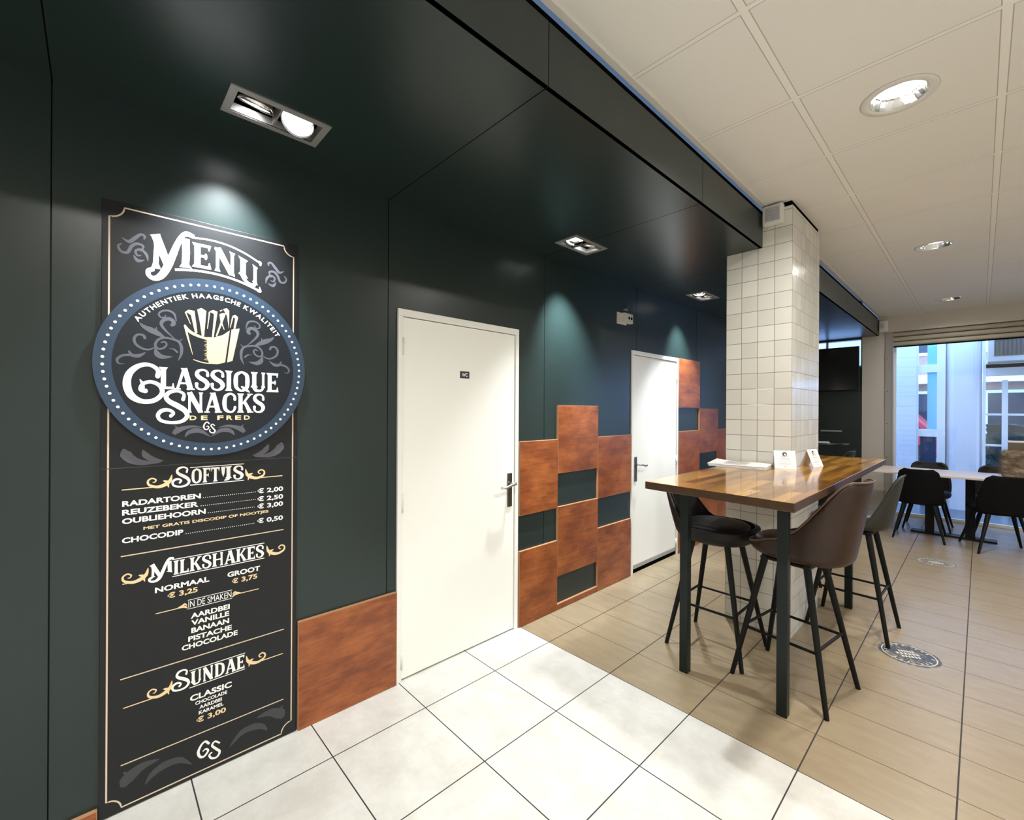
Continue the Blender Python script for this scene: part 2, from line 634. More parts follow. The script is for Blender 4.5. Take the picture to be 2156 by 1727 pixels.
# tiled ceiling with openings for downlights
DL = [(1.97, -2.5), (1.97, 0.06), (1.97, 2.630), (1.962, 5.215), (1.961, 7.78), (4.1, -1.2), (4.1, 1.35), (4.1, 3.92), (4.1, 6.5)]  # first two and the far right row are unseen, added to fill the room
mb = MB()
h = 0.094
sheet_with_holes(mb, XS + 0.004, XR, YB, YW + 0.02, ZC, [(x - h, x + h, y - h, y + h) for x, y in DL])
struct('ceiling', mb, M['ceiling'], 'off-white suspended ceiling of square mineral tiles', 'ceiling', recalc=False)
mb = MB()
mb.box(XS + 0.003, XS + 0.030, YB, YW, ZC - 0.006, ZC - 0.0005)
struct('trim_2', mb, M['white'], 'white edge strip where the tiled ceiling meets the green soffit', 'trim')

# rear and right walls behind the camera
mb = MB()
mb.box(-0.1, XR + 0.1, YB - 0.1, YB, 0, 3.2)
struct('wall_rear', mb, M['plaster'])
mb = MB()
mb.box(XR, XR + 0.1, YB, YW + 0.2, 0, 3.2)
struct('wall_right', mb, M['plaster'])
mb = MB()
mb.box(-0.3, XR + 0.2, YB - 0.2, YW + 0.2, 3.25, 3.30)
struct('roof', mb, M['plaster'])

# window wall: header, posts, rail, dark end wall with a high window
mb = MB()
mb.box(XS - 0.2, XR, YW, YW + 0.2, 2.715, 3.25)
mb.box(0.975, 1.245, YW, YW + 0.2, 0, 2.715)
mb.box(4.2, XR, YW, YW + 0.2, 0, 2.715)
struct('wall_front', mb, M['post'], 'pale grey painted wall framing the shop window', 'wall')
mb = MB()
mb.box(1.248, 1.325, YW - 0.012, YW + 0.06, 0, 2.715)
mb.box(1.3255, 1.340, YW - 0.02, YW + 0.06, 0, 2.715)
for z in (0.85, 1.35, 1.83, 2.32):
    mb.box(1.268, 1.276, YW - 0.016, YW - 0.010, z, z + 0.012, 1)
struct('trim_3', mb, [M['alu'], M['black']], 'grey aluminium roller shutter guide rail with screws', 'guide rail')
mb = MB()
WX0, WX1, WZ0, WZ1 = 0.12, 0.972, 2.22, 2.648
mb.box(-0.3, WX0, YW, YW + 0.12, 0, 3.25)
mb.box(WX0, 0.9745, YW, YW + 0.12, 0, WZ0)
mb.box(WX0, 0.9745, YW, YW + 0.12, WZ1, 3.25)
struct('wall_end', mb, M['green'], 'dark green end wall behind the black screen', 'wall')
t = tag(thing('window_2', 'narrow high window above the black wall screen', 'window'), kind='structure')
mb = MB()
for a, b in ((WX0, WX0 + 0.03), (0.50, 0.53), (WX1 - 0.02, WX1)):
    mb.box(a, b, YW + 0.05, YW + 0.10, WZ0, WZ1)
mb.box(WX0, WX1, YW + 0.055, YW + 0.095, WZ0, WZ0 + 0.03)
mb.build('window_frame', M['frame'], t)
mb = MB()
mb.box(WX0, WX1, YW + 0.07, YW + 0.075, WZ0, WZ1)
mb.build('pane', M['glass'], t)

# shop window: glass, low sill rail
t = tag(thing('window_1', 'large shop window under a part-lowered roller shutter', 'window'), kind='structure')
mb = MB()
mb.box(1.325, 4.2, 8.74, 8.79, 0.0, 0.035)
mb.box(1.325, 1.36, 8.74, 8.79, 0.0355, 2.715)
mb.box(4.16, 4.2, 8.74, 8.79, 0.0355, 2.715)
mb.build('window_frame', M['frame'], t)
mb = MB()
mb.box(1.33, 4.19, 8.762, 8.768, 0.03, 2.715)
mb.build('pane', M['glass'], t)

sh = thing('roller_shutter', 'beige slatted roller shutter pulled up above the shop window', 'shutter', (1.325, YW + 0.06, 2.49))
z = 0.012
for i in range(3):
    mb = MB()
    prof = []
    for k in range(7):
        a = pi * k / 6
        prof.append((-0.035 * sin(a) - 0.002, z + 0.068 * (1 - cos(a)) / 2))
    vs = [(0.0, p, q) for p, q in prof] + [(2.86, p, q) for p, q in prof]
    n = len(prof)
    mb.add(vs, [(k, k + 1, n + k + 1, n + k) for k in range(n - 1)] + [(0, n, 2 * n - 1, n - 1)])
    mb.box(0, 2.86, -0.006, 0.006, z + 0.0675, z + 0.0725, 1)
    mb.build('slat', [M['shutter'], M['black']], sh, smooth=False)
    z += 0.072
mb = MB()
mb.box(0, 2.86, -0.03, 0.02, 0, 0.012)
mb.build('bottom_rail', M['black'], sh)

# tiled pillar
mb = MB()
mb.box(0.935, 1.360, 3.40, 4.115, 0, ZG)
mb.box(XS + 0.001, 1.360, 3.40, 4.115, ZG, 2.918)
mb.box(XS + 0.02, 1.352, 3.412, 4.107, 2.918, ZC, 1)
struct('pillar', mb, [M['pillar'], M['black']], 'square pillar covered in glossy off-white square tiles', 'pillar')

# doors ------------------------------------------------------------------
def door(name, y0, y1, hinge_left, label, sign=False, gap=0.010):
    t = tag(thing(name, label, 'door', (0, (y0 + y1) / 2, 0)), kind='structure')
    cy = (y0 + y1) / 2
    hw = (y1 - y0) / 2
    mb = MB()
    fwid = 0.030
    mb.box(-0.06, 0.014, -hw, -hw + fwid, 0, ZD - 0.0405)
    mb.box(-0.06, 0.014, hw - fwid, hw, 0, ZD - 0.0405)
    mb.box(-0.06, 0.014, -hw, hw, ZD - 0.040, ZD)
    mb.box(-0.058, -0.034, -hw + fwid + 0.0005, hw - fwid - 0.0005, 0, ZD - 0.041)
    mb.build('door_frame', M['frame'], t, bevel=0.002)
    lf = MB()
    lf.box(-0.030, 0.004, -hw + fwid + 0.004, hw - fwid - 0.004, gap, ZD - 0.044)
    leaf = lf.build('door_leaf', M['door'], t, bevel=0.002)
    s_ = -1 if hinge_left else 1
    for z in (0.12, 1.0, 1.88):
        hb = MB()
        hb.bar((0.010, s_ * (hw - fwid), z - 0.05), (0.010, s_ * (hw - fwid), z + 0.05), 0.008)
        hb.build('hinge', M['white'], leaf, smooth=True)
    hy = -s_ * (hw - fwid - 0.048)
    pb = MB()
    pb.box(0.004, 0.012, hy - 0.021, hy + 0.021, 0.862, 1.092)
    pl = pb.build('handle_plate', M['bronze'], t, bevel=0.003)
    hb = MB()
    z = 1.022
    hb.bar((0.010, hy, z), (0.060, hy, z), 0.010, 0.009, 10)
    hb.tube([(0.060, hy + s_ * -0.012, z + 0.002), (0.062, hy, z), (0.064, hy + s_ * 0.04, z - 0.004), (0.062, hy + s_ * 0.08, z - 0.016), (0.058, hy + s_ * 0.118, z - 0.013)], 0.0095, 10)
    hb.build('lever', M['steel'], pl, smooth=True)
    return t


def text_mesh(body, bold=0.0, sharp=True):
    cu = bpy.data.curves.new('t', 'FONT')
    cu.body = body
    cu.size = 1.0
    cu.offset = bold
    cu.resolution_u = 4
    o = bpy.data.objects.new('t', cu)
    col.objects.link(o)
    dg = bpy.context.evaluated_depsgraph_get()
    me = bpy.data.meshes.new_from_object(o.evaluated_get(dg))
    vs = [tuple(v.co) for v in me.vertices]
    fs = [tuple(p.vertices) for p in me.polygons]
    bpy.data.objects.remove(o)
    bpy.data.curves.remove(cu)
    bpy.data.meshes.remove(me)
    return vs, fs


def fit_text(mb, body, y0, y1, zb, caph, x, bold=0.02, mi=0, shear=0.0):
    """letters on a plane x = const, running along +y, standing on zb"""
    vs, fs = text_mesh(body, bold)
    ref = [v[1] for v in vs]
    lo, hi = (min(ref), max(ref)) if not any(c in body for c in ',Q') else (-bold, 0.72 + bold)
    xa, xb = min(v[0] for v in vs), max(v[0] for v in vs)
    sx, sz = (y1 - y0) / (xb - xa), caph / (hi - lo)
    mb.add([(x, y0 + (v[0] - xa) * sx + shear * (v[1] - lo) * sz, zb + (v[1] - lo) * sz) for v in vs], fs, mi)


d1 = door('door_1', D1[0], D1[1], True, 'white flush toilet door, the nearer one beside the menu board')
sb = MB()
sb.box(0.004, 0.006, -0.036, 0.036, 1.724, 1.768)
sg = sb.build('door_sign', M['cardink'], d1)
sg['label'] = 'small black WC sign'
sb = MB()
fit_text(sb, 'WC', -0.022, 0.022, 1.735, 0.022, 0.0064, 0.03)
sb.build('sign_lettering', M['ink'], sg, recalc=False)
d2 = door('door_2', D2[0], D2[1], False, 'white flush door, the farther one between the wood panels', gap=0.075)
sb = MB()
sb.box(-0.020, 0.006, -0.42, 0.42, 0.040, 0.074)
sb.build('draught_strip', M['alu'], d2)
sb = MB()
sb.box(-0.05, 0.002, -0.425, 0.425, 0.0, 0.030)
sb.build('threshold', M['black'], d2)

# wood panels on the green wall -------------------------------------------
def panel(y0, y1, z0, z1, label, group='stained wood panels on the green wall'):
    t = thing('wood_panel', label, 'wall panel', (0.0, (y0 + y1) / 2, z0), 0, group)
    hw, hh = (y1 - y0) / 2, z1 - z0
    mb = MB()
    mb.box(0.001, 0.0195, -hw + 0.001, hw - 0.001, 0.001, hh - 0.001)
    mb.build('panel_core', M['plyedge'], t)
    mb = MB()
    e = 0.0035
    mb.box(0.019, 0.0215, -hw + e, hw - e, e, hh - e)
    mb.build('face_veneer', M['wood'], t)
    return t


a, b, c, d = 2.160, 2.567, 3.083, 3.596
panel(0.700, 1.216, 0.0, 0.516, 'low orange-brown wood panel between the menu board and the nearer door')
panel(-0.62, 0.010, 0.0, 0.051, 'thin wood strip along the floor left of the menu board')
panel(a, b, 0.782, 1.306, 'wood panel beside the nearer door handle, upper one')
panel(a, b, 0.0, 0.533, 'wood panel at the foot of the nearer door, lower left of the stepped group')
panel(b, c, 1.042, 1.566, 'tallest standing wood panel in the middle of the stepped group between the doors')
panel(b, c, 0.255, 0.788, 'middle wood panel between two green gaps, lower centre of the stepped group')
panel(b, c, 0.0, 0.045, 'thin wood strip along the floor under the lowest green gap')
panel(c, d, 0.782, 1.306, 'wood panel beside the farther door handle, upper right of the stepped group')
panel(c, d, 0.0, 0.533, 'wood panel at the foot of the farther door, lower right of the stepped group')
a, b, c, d = 4.537, 5.045, 5.560, 6.075
panel(a, b, 1.562, 2.092, 'highest wood panel, right beside the top of the farther door')
panel(a, b, 0.782, 1.308, 'reddish wood panel right of the farther door, just above the bar table')
panel(a, b, 0.0, 0.742, 'wood panel at the floor right of the farther door, seen under the bar table')
panel(b, c, 1.042, 1.556, 'reddish wood panel half way to the tiled pillar')
panel(b, c, 0.255, 0.788, 'wood panel low on the wall behind the bar table')
panel(c, d, 0.782, 1.306, 'wood panel partly hidden by the left edge of the tiled pillar')
panel(c, d, 0.0, 0.533, 'wood panel at the floor hidden behind the tiled pillar')


# ================================================================== MENU BOARD
def smooth(pts, k=8, closed=False):
    """Catmull-Rom through 2D points"""
    n = len(pts)
    out = []
    rng = range(n if closed else n - 1)
    for i in rng:
        p1, p2 = pts[i], pts[(i + 1) % n]
        p0 = pts[(i - 1) % n] if (closed or i > 0) else p1
        p3 = pts[(i + 2) % n] if (closed or i < n - 2) else p2
        for j in range(k):
            t = j / k
            out.append(tuple(0.5 * ((2 * p1[q]) + (-p0[q] + p2[q]) * t + (2 * p0[q] - 5 * p1[q] + 4 * p2[q] - p3[q]) * t * t
                                    + (-p0[q] + 3 * p1[q] - 3 * p2[q] + p3[q]) * t ** 3) for q in range(2)))
    if not closed:
        out.append(tuple(pts[-1][:2]))
    return out


def ribbon(mb, pts, wd, x, sm=True, closed=False, caps=False, mi=0, k=8, f=None):
    """flat printed stroke on the plane x; wd = width or list of widths along the path; f maps (u, v) to (y, z)"""
    n0 = len(pts)
    if not isinstance(wd, (list, tuple)):
        wd = [wd] * n0
    p = smooth(pts, k, closed) if sm and n0 > 2 else list(pts)
    N = len(p)
    ws = []
    for i in range(N):
        q = i / max(1, (N - 1)) * (len(wd) - 1)
        j = min(int(q), len(wd) - 2)
        ws.append(wd[j] + (wd[j + 1] - wd[j]) * (q - j))
    L, R = [], []
    for i in range(N):
        a = p[i - 1] if (i or closed) else p[0]
        b = p[(i + 1) % N] if (i < N - 1 or closed) else p[-1]
        dx, dy = b[0] - a[0], b[1] - a[1]
        l = math.hypot(dx, dy) or 1
        nx, ny = -dy / l * ws[i] / 2, dx / l * ws[i] / 2
        L.append((p[i][0] + nx, p[i][1] + ny))
        R.append((p[i][0] - nx, p[i][1] - ny))
    f = f or (lambda u, v: (u, v))
    mb.lift += 0.00002
    x += mb.lift % 0.0011
    vs = [(x, *f(*q)) for q in L] + [(x, *f(*q)) for q in R]
    fs = [(i, i + 1, N + i + 1, N + i) for i in range(N - 1)]
    if closed:
        fs.append((N - 1, 0, N, 2 * N - 1))
    mb.add(vs, fs, mi)
    if caps:
        for q, w_ in ((p[0], ws[0]), (p[-1], ws[-1])):
            disc(mb, q, w_ / 2, x, 12, mi, f)


def disc(mb, c, r, x, n=14, mi=0, f=None):
    f = f or (lambda u, v: (u, v))
    mb.lift += 0.00002
    x += mb.lift % 0.0011
    mb.add([(x, *f(c[0] + r * cos(2 * pi * i / n), c[1] + r * sin(2 * pi * i / n))) for i in range(n)], [tuple(range(n))], mi)


def fan(mb, pts, x, mi=0):
    """filled outline on the plane x"""
    mb.lift += 0.00002
    mb.add([(x + mb.lift, *p) for p in pts], [tuple(range(len(pts)))], mi)


# display lettering: strokes in a box one cap-height tall; (points, widths, smooth)
def stem(u, a=0.0, b=1.0, w_=0.19):
    return ([(u, a), (u, a + 0.09), (u, a + 0.13), (u, b - 0.13), (u, b - 0.09), (u, b)], [w_ * 1.75, w_ * 1.25, w_, w_, w_ * 1.25, w_ * 1.75], False)


GL = {
    'E': (0.58, [stem(0.16), ([(0.1, 0.94), (0.54, 0.94)], [0.12, 0.12], False), ([(0.1, 0.06), (0.56, 0.06)], [0.12, 0.12], False), ([(0.1, 0.5), (0.46, 0.5)], [0.1, 0.1], False),
                 ([(0.52, 0.99), (0.52, 0.76)], [0.12, 0.03], False), ([(0.53, 0.01), (0.53, 0.26)], [0.13, 0.03], False), ([(0.42, 0.62), (0.42, 0.38)], [0.05, 0.11, 0.05], False)]),
    'F': (0.54, [stem(0.16), ([(0.1, 0.94), (0.52, 0.94)], [0.12, 0.12], False), ([(0.1, 0.5), (0.42, 0.5)], [0.1, 0.1], False), ([(0.5, 0.99), (0.5, 0.74)], [0.12, 0.03], False), ([(0.4, 0.62), (0.4, 0.38)], [0.05, 0.10, 0.05], False)]),
    'L': (0.56, [stem(0.16), ([(0.1, 0.06), (0.54, 0.06)], [0.12, 0.12], False), ([(0.52, 0.01), (0.52, 0.28)], [0.13, 0.03], False)]),
    'I': (0.30, [stem(0.15)]),
    'N': (0.76, [stem(0.14, w_=0.11), stem(0.62, w_=0.11), ([(0.13, 0.99), (0.62, 0.02)], [0.23, 0.21], False)]),
    'U': (0.70, [stem(0.16, 0.22, 1, 0.19), stem(0.58, 0.22, 1, 0.11), ([(0.16, 0.4), (0.16, 0.24), (0.24, 0.08), (0.38, 0.05), (0.52, 0.10), (0.58, 0.25), (0.58, 0.4)], [0.19, 0.2, 0.16, 0.12, 0.11, 0.11, 0.11], True)]),
    'A': (0.72, [([(0.08, 0.0), (0.34, 0.98)], [0.10, 0.12], False), ([(0.60, 0.0), (0.36, 1.0)], [0.22, 0.20], False), ([(0.14, 0.3), (0.55, 0.3)], [0.09, 0.09], False),
                 ([(-0.02, 0.03), (0.22, 0.03)], 0.06, False), ([(0.44, 0.03), (0.76, 0.03)], 0.06, False), ([(0.22, 0.97), (0.46, 0.97)], 0.06, False)]),
    'S': (0.60, [([(0.52, 0.70), (0.50, 0.88), (0.34, 0.97), (0.14, 0.90), (0.10, 0.72), (0.24, 0.56), (0.42, 0.44), (0.52, 0.27), (0.44, 0.09), (0.26, 0.03), (0.10, 0.12), (0.08, 0.30)],
                  [0.13, 0.10, 0.09, 0.14, 0.18, 0.2, 0.2, 0.19, 0.14, 0.09, 0.10, 0.15], True)]),
    'Q': (0.76, [([(0.38, 0.97), (0.16, 0.82), (0.12, 0.5), (0.16, 0.18), (0.38, 0.03), (0.60, 0.18), (0.64, 0.5), (0.60, 0.82), (0.38, 0.97)], [0.10, 0.17, 0.2, 0.17, 0.10, 0.17, 0.2, 0.17, 0.10], True),
                 ([(0.40, 0.22), (0.56, 0.10), (0.74, -0.04)], [0.10, 0.16, 0.04], True)]),
    'O': (0.74, [([(0.37, 0.97), (0.16, 0.82), (0.12, 0.5), (0.16, 0.18), (0.37, 0.03), (0.58, 0.18), (0.62, 0.5), (0.58, 0.82), (0.37, 0.97)], [0.10, 0.17, 0.2, 0.17, 0.10, 0.17, 0.2, 0.17, 0.10], True)]),
    'C': (0.68, [([(0.60, 0.68), (0.58, 0.86), (0.40, 0.97), (0.18, 0.84), (0.12, 0.5), (0.18, 0.16), (0.40, 0.03), (0.56, 0.12), (0.61, 0.28)], [0.14, 0.12, 0.10, 0.17, 0.2, 0.17, 0.10, 0.10, 0.13], True)]),
    'K': (0.72, [stem(0.16), ([(0.62, 0.98), (0.26, 0.46)], [0.12, 0.09], False), ([(0.34, 0.60), (0.62, 0.02)], [0.14, 0.20], False), ([(0.48, 0.97), (0.74, 0.97)], 0.06, False), ([(0.48, 0.03), (0.78, 0.03)], 0.06, False)]),
    'T': (0.64, [stem(0.32), ([(0.04, 0.94), (0.60, 0.94)], [0.12, 0.12], False), ([(0.06, 0.99), (0.06, 0.72)], [0.12, 0.03], False), ([(0.58, 0.99), (0.58, 0.72)], [0.12, 0.03], False)]),
    'J': (0.40, [stem(0.24, 0.15), ([(0.24, 0.3), (0.22, 0.10), (0.06, 0.03)], [0.19, 0.16, 0.08], True)]),
    'H': (0.78, [stem(0.16), stem(0.62, w_=0.13), ([(0.16, 0.5), (0.62, 0.5)], 0.10, False)]),
    'D': (0.72, [stem(0.16), ([(0.1, 0.95), (0.36, 0.93), (0.56, 0.78), (0.60, 0.5), (0.56, 0.22), (0.36, 0.07), (0.1, 0.05)], [0.09, 0.11, 0.17, 0.2, 0.17, 0.11, 0.09], True)]),
    'M': (0.95, [stem(0.14, w_=0.11), stem(0.81, w_=0.18), ([(0.13, 0.99), (0.46, 0.05)], [0.2, 0.16], False), ([(0.78, 0.99), (0.46, 0.05)], [0.08, 0.1], False)]),
}
BIG = {
    'S': [([(0.78, 0.74), (0.80, 0.90), (0.62, 0.99), (0.38, 0.95), (0.28, 0.80), (0.38, 0.66), (0.62, 0.53), (0.84, 0.38), (0.90, 0.20), (0.74, 0.05), (0.44, 0.01), (0.14, 0.08), (0.05, 0.24), (0.16, 0.38), (0.36, 0.40), (0.50, 0.31), (0.42, 0.22)],
           [0.12, 0.09, 0.08, 0.12, 0.14, 0.15, 0.17, 0.16, 0.14, 0.11, 0.09, 0.10, 0.12, 0.12, 0.10, 0.09, 0.11], True)],
    'C': [([(0.82, 0.70), (0.82, 0.86), (0.62, 0.98), (0.36, 0.94), (0.14, 0.74), (0.08, 0.46), (0.18, 0.18), (0.44, 0.03), (0.74, 0.06), (0.93, 0.24), (0.88, 0.44), (0.66, 0.54), (0.46, 0.48), (0.40, 0.34), (0.52, 0.30)],
           [0.13, 0.11, 0.09, 0.12, 0.17, 0.2, 0.18, 0.12, 0.12, 0.13, 0.11, 0.09, 0.09, 0.10, 0.12], True), ([(0.38, 0.60), (0.44, 0.50), (0.46, 0.40)], [0.01, 0.08, 0.09], True)],
    'M': [([(0.14, 0.86), (0.17, 0.80), (0.19, 0.60), (0.18, 0.30), (0.20, 0.22)], [0.22, 0.12, 0.10, 0.10, 0.18], False), ([(0.15, 0.86), (0.46, 0.24)], [0.18, 0.15], False),
          ([(0.98, 0.99), (0.86, 1.0), (0.74, 0.86), (0.60, 0.50), (0.44, 0.14), (0.26, 0.02), (0.08, 0.06), (0.05, 0.17), (0.13, 0.22)], [0.12, 0.14, 0.12, 0.15, 0.16, 0.12, 0.09, 0.10, 0.11], True),
          ([(0.84, 0.88), (0.86, 0.40), (0.84, 0.34)], [0.17, 0.16, 0.26], False)],
}


def glyph(mb, strokes, y, z, sy, sz, x, warp=None):
    def f(u, v):
        p = (y + u * sy, z + v * sz)
        return warp(*p) if warp else p
    for pts, wd, sm in strokes:
        if sm:
            ribbon(mb, pts, wd, x, True, f=f, caps=True, k=6)
        else:
            q = pts
            if warp and len(pts) == 2:
                q = [(pts[0][0] + (pts[1][0] - pts[0][0]) * t / 5, pts[0][1] + (pts[1][1] - pts[0][1]) * t / 5) for t in range(6)]
            ribbon(mb, q, wd, x, False, f=f)


def word(mb, s, y0, y1, z0, h_, x, gap=0.05, warp=None):
    tot = sum(GL[c][0] for c in s) + gap * (len(s) - 1)
    sy = (y1 - y0) / tot
    y = y0
    for c in s:
        glyph(mb, GL[c][1], y, z0, sy, h_, x, warp)
        y += (GL[c][0] + gap) * sy


XB = 0.0122        # printed face of the board
XI = 0.0127        # ink on the board
menu = thing('menu_board', 'tall black menu board with round fries logo standing against the green wall', 'menu board', (0, 0, 0))
mb = MB()
mb.box(0.0005, XB, 0.0125, 0.694, 0.004, 2.300)
mb.build('board', M['board'], menu, bevel=0.0015)

# border line with scooped corners
mb = MB()
ya, yb, za, zb, cr = 0.033, 0.673, 0.020, 2.281, 0.042
pts = []
for cx, cy, a0, a1 in ((ya, za, pi / 2, 0), (yb, za, pi, pi / 2), (yb, zb, 3 * pi / 2, pi), (ya, zb, 2 * pi, 3 * pi / 2)):
    for k in range(9):
        q = a0 + (a1 - a0) * k / 8
        pts.append((cx + cr * cos(q), cy + cr * sin(q)))
ribbon(mb, pts, 0.0052, XI, sm=False, closed=True)
mb.build('border_line', M['linegold'], menu, recalc=False)

# MENU heading
mb = MB()
glyph(mb, [([(165, 2207), (170, 2195), (171, 2160), (168, 2095), (169, 2073)], [34, 20, 17, 17, 31], False),
           ([(166, 2207), (207, 2090)], [30, 26], False),
           ([(284, 2232), (266, 2236), (250, 2222), (236, 2188), (221, 2140), (204, 2088), (184, 2048), (163, 2034), (147, 2043), (146, 2060), (157, 2068)], [18, 20, 16, 20, 24, 26, 24, 18, 15, 16, 17], True),
           ([(262, 2216), (264, 2160), (262, 2112), (263, 2098)], [26, 25, 25, 42], False)], 0, 0, 0.001, 0.001, XI)
arc = lambda y, z: (y, z - (2.0 * max(0, y - 0.36) ** 2))
word(mb, 'ENU', 0.284, 0.526, 2.108, 0.100, XI, 0.07, arc)
ribbon(mb, [(0.285, 2.226), (0.347, 2.232), (0.413, 2.226), (0.475, 2.207), (0.530, 2.180)], 0.007, XI)
ribbon(mb, [(0.520, 2.184), (0.532, 2.180), (0.534, 2.166)], [0.004, 0.014, 0.004], XI)
ribbon(mb, [(0.228, 2.082), (0.292, 2.093), (0.371, 2.094), (0.450, 2.081), (0.527, 2.055)], 0.009, XI)
ribbon(mb, [(0.522, 2.055), (0.533, 2.053), (0.530, 2.072)], [0.010, 0.012, 0.003], XI)
mb.build('menu_lettering', M['ink'], menu, recalc=False)

# grey scrolls of the top part
def scroll_small(fx, fz, mir):
    mb = MB()
    g = lambda u, v: ((fx - u if mir else fx + u), fz + v)
    ribbon(mb, [(0.060, 0.000), (0.068, 0.022), (0.050, 0.028), (0.034, 0.014), (0.022, -0.012), (0.004, -0.012), (-0.004, 0.006), (0.006, 0.018)], [0.003, 0.008, 0.010, 0.011, 0.010, 0.009, 0.007, 0.004], XI, f=g)
    ribbon(mb, [(0.006, 0.040), (0.026, 0.030), (0.042, 0.046), (0.060, 0.066), (0.072, 0.062), (0.070, 0.050)], [0.002, 0.012, 0.013, 0.009, 0.008, 0.004], XI, f=g)
    ribbon(mb, [(0.082, -0.032), (0.078, -0.008), (0.062, 0.008), (0.046, 0.000), (0.050, -0.016), (0.062, -0.014)], [0.002, 0.010, 0.009, 0.008, 0.007, 0.004], XI, f=g)
    ribbon(mb, [(0.040, -0.018), (0.052, -0.036), (0.072, -0.030)], [0.003, 0.014, 0.002], XI, f=g)
    mb.build('scroll_print', M['greyink'], menu, recalc=False)
scroll_small(0.062, 2.128, False)
scroll_small(0.638, 2.124, True)
for k_, (y0_, s_) in enumerate(((0.070, 1), (0.632, -1))):
    mb = MB()
    g = lambda u, v, y0_=y0_, s_=s_: (y0_ + s_ * u, v)
    ribbon(mb, [(0.006, 1.372), (0.012, 1.352), (0.030, 1.330), (0.062, 1.316), (0.118, 1.313)], [0.004, 0.034, 0.030, 0.020, 0.002], XI, f=g)
    ribbon(mb, [(0.062, 1.366), (0.070, 1.345), (0.090, 1.328), (0.124, 1.318)], [0.002, 0.022, 0.020, 0.002], XI, f=g)
    mb.build('scroll_print', M['greyink'], menu, recalc=False)
mb = MB()
ribbon(mb, [(0.012, 1.3005), (0.694, 1.299)], 0.0028, XI, sm=False)
mb.build('joint_line', M['dimink'], menu, recalc=False)


def heading(name, big, rest, yb0, yb1, zb0, zb1, y0, y1, z0, h_, oL, oR, ornz):
    mb = MB()
    glyph(mb, BIG[big], yb0, zb0, yb1 - yb0, zb1 - zb0, XI)
    if rest == 'OFTIJS':
        word(mb, 'OFT', y0, y0 + (y1 - y0) * 0.53, z0, h_, XI, 0.04)
        word(mb, 'J', y0 + (y1 - y0) * 0.605, y0 + (y1 - y0) * 0.76, z0, h_, XI)
        q = y0 + (y1 - y0) * 0.595
        ribbon(mb, [(q, z0 + 0.30 * h_), (q, z0 + 0.55 * h_), (q, z0 + h_)], [0.002, 0.010, 0.015], XI, False)
        word(mb, 'S', y0 + (y1 - y0) * 0.79, y1, z0, h_, XI)
    else:
        word(mb, rest, y0, y1, z0, h_, XI, 0.05)
    ribbon(mb, [(y0 - 0.004, z0 + h_ + 0.006), (y1 + 0.002, z0 + h_ + 0.006)], 0.0032, XI, False)
    ribbon(mb, [(y0 - 0.004, z0 - 0.006), (y1 + 0.002, z0 - 0.006)], 0.0032, XI, False)
    mb.build(name + '_lettering', M['ink'], menu, recalc=False)
    for (ye, yl), s_ in ((oL, 1), (oR, -1)):
        mb = MB()
        # ye = text end of the curl, yl = outer end of its line
        g = lambda u, v, ye=ye, s_=s_: (ye + s_ * u, ornz + v)
        if yl is not None:
            ribbon(mb, [(yl, ornz), (ye - s_ * 0.045, ornz)], 0.0038, XI, False)
        ribbon(mb, [(0.0, 0.044), (-0.006, 0.020), (-0.022, 0.006), (-0.046, 0.000), (-0.070, 0.010), (-0.074, 0.026), (-0.062, 0.035), (-0.050, 0.028), (-0.054, 0.019), (-0.060, 0.020)], [0.002, 0.012, 0.014, 0.011, 0.008, 0.006, 0.0055, 0.005, 0.004, 0.003], XI, f=g)
        ribbon(mb, [(-0.028, 0.022), (-0.016, 0.016), (-0.010, -0.006)], [0.002, 0.012, 0.002], XI, f=g)
        mb.build(name + '_flourish', M['gold'], menu, recalc=False)


heading('softijs', 'S', 'OFTIJS', 0.221, 0.284, 1.209, 1.288, 0.285, 0.472, 1.218, 0.060, (0.222, 0.072), (0.480, 0.630), 1.217)
heading('milkshakes', 'M', 'ILKSHAKES', 0.150, 0.228, 0.846, 0.926, 0.229, 0.554, 0.858, 0.056, (0.150, 0.075), (0.566, None), 0.861)
heading('sundae', 'S', 'UNDAE', 0.224, 0.286, 0.386, 0.464, 0.287, 0.480, 0.387, 0.058, (0.226, 0.079), (0.487, 0.636), 0.391)

W_, G_ = MB(), MB()
for s_, y1, z in (('RADARTOREN', 0.318, 1.153), ('REUZEBEKER', 0.310, 1.120), ('OUBLIEHOORN', 0.335, 1.087), ('CHOCODIP', 0.260, 1.014)):
    fit_text(W_, s_, 0.073, y1, z, 0.0215, XI, 0.035)
    q = y1 + 0.009
    while q < 0.520:
        disc(W_, (q, z + 0.002), 0.0017, XI, 8)
        q += 0.0074
W_.build('softijs_item_names', M['ink'], menu, recalc=False)
W_ = MB()
for s_, z in (('€ 2,00', 1.147), ('€ 2,50', 1.111), ('€ 3,00', 1.078), ('€ 0,50', 1.013)):
    fit_text(W_, s_, 0.527, 0.633, z, 0.0215, XI, 0.03)
fit_text(G_, 'MET GRATIS DISCODIP OF NOOTJES', 0.135, 0.572, 1.052, 0.0155, XI, 0.03)
W_.build('softijs_prices', M['ink'], menu, recalc=False)
G_.build('softijs_note', M['gold'], menu, recalc=False)
W_, G_ = MB(), MB()
fit_text(W_, 'NORMAAL', 0.171, 0.349, 0.800, 0.022, XI, 0.035)
fit_text(W_, 'GROOT', 0.414, 0.539, 0.800, 0.022, XI, 0.035)
fit_text(G_, '€ 3,25', 0.210, 0.309, 0.768, 0.022, XI, 0.03)
fit_text(G_, '€ 3,75', 0.430, 0.528, 0.768, 0.022, XI, 0.03)
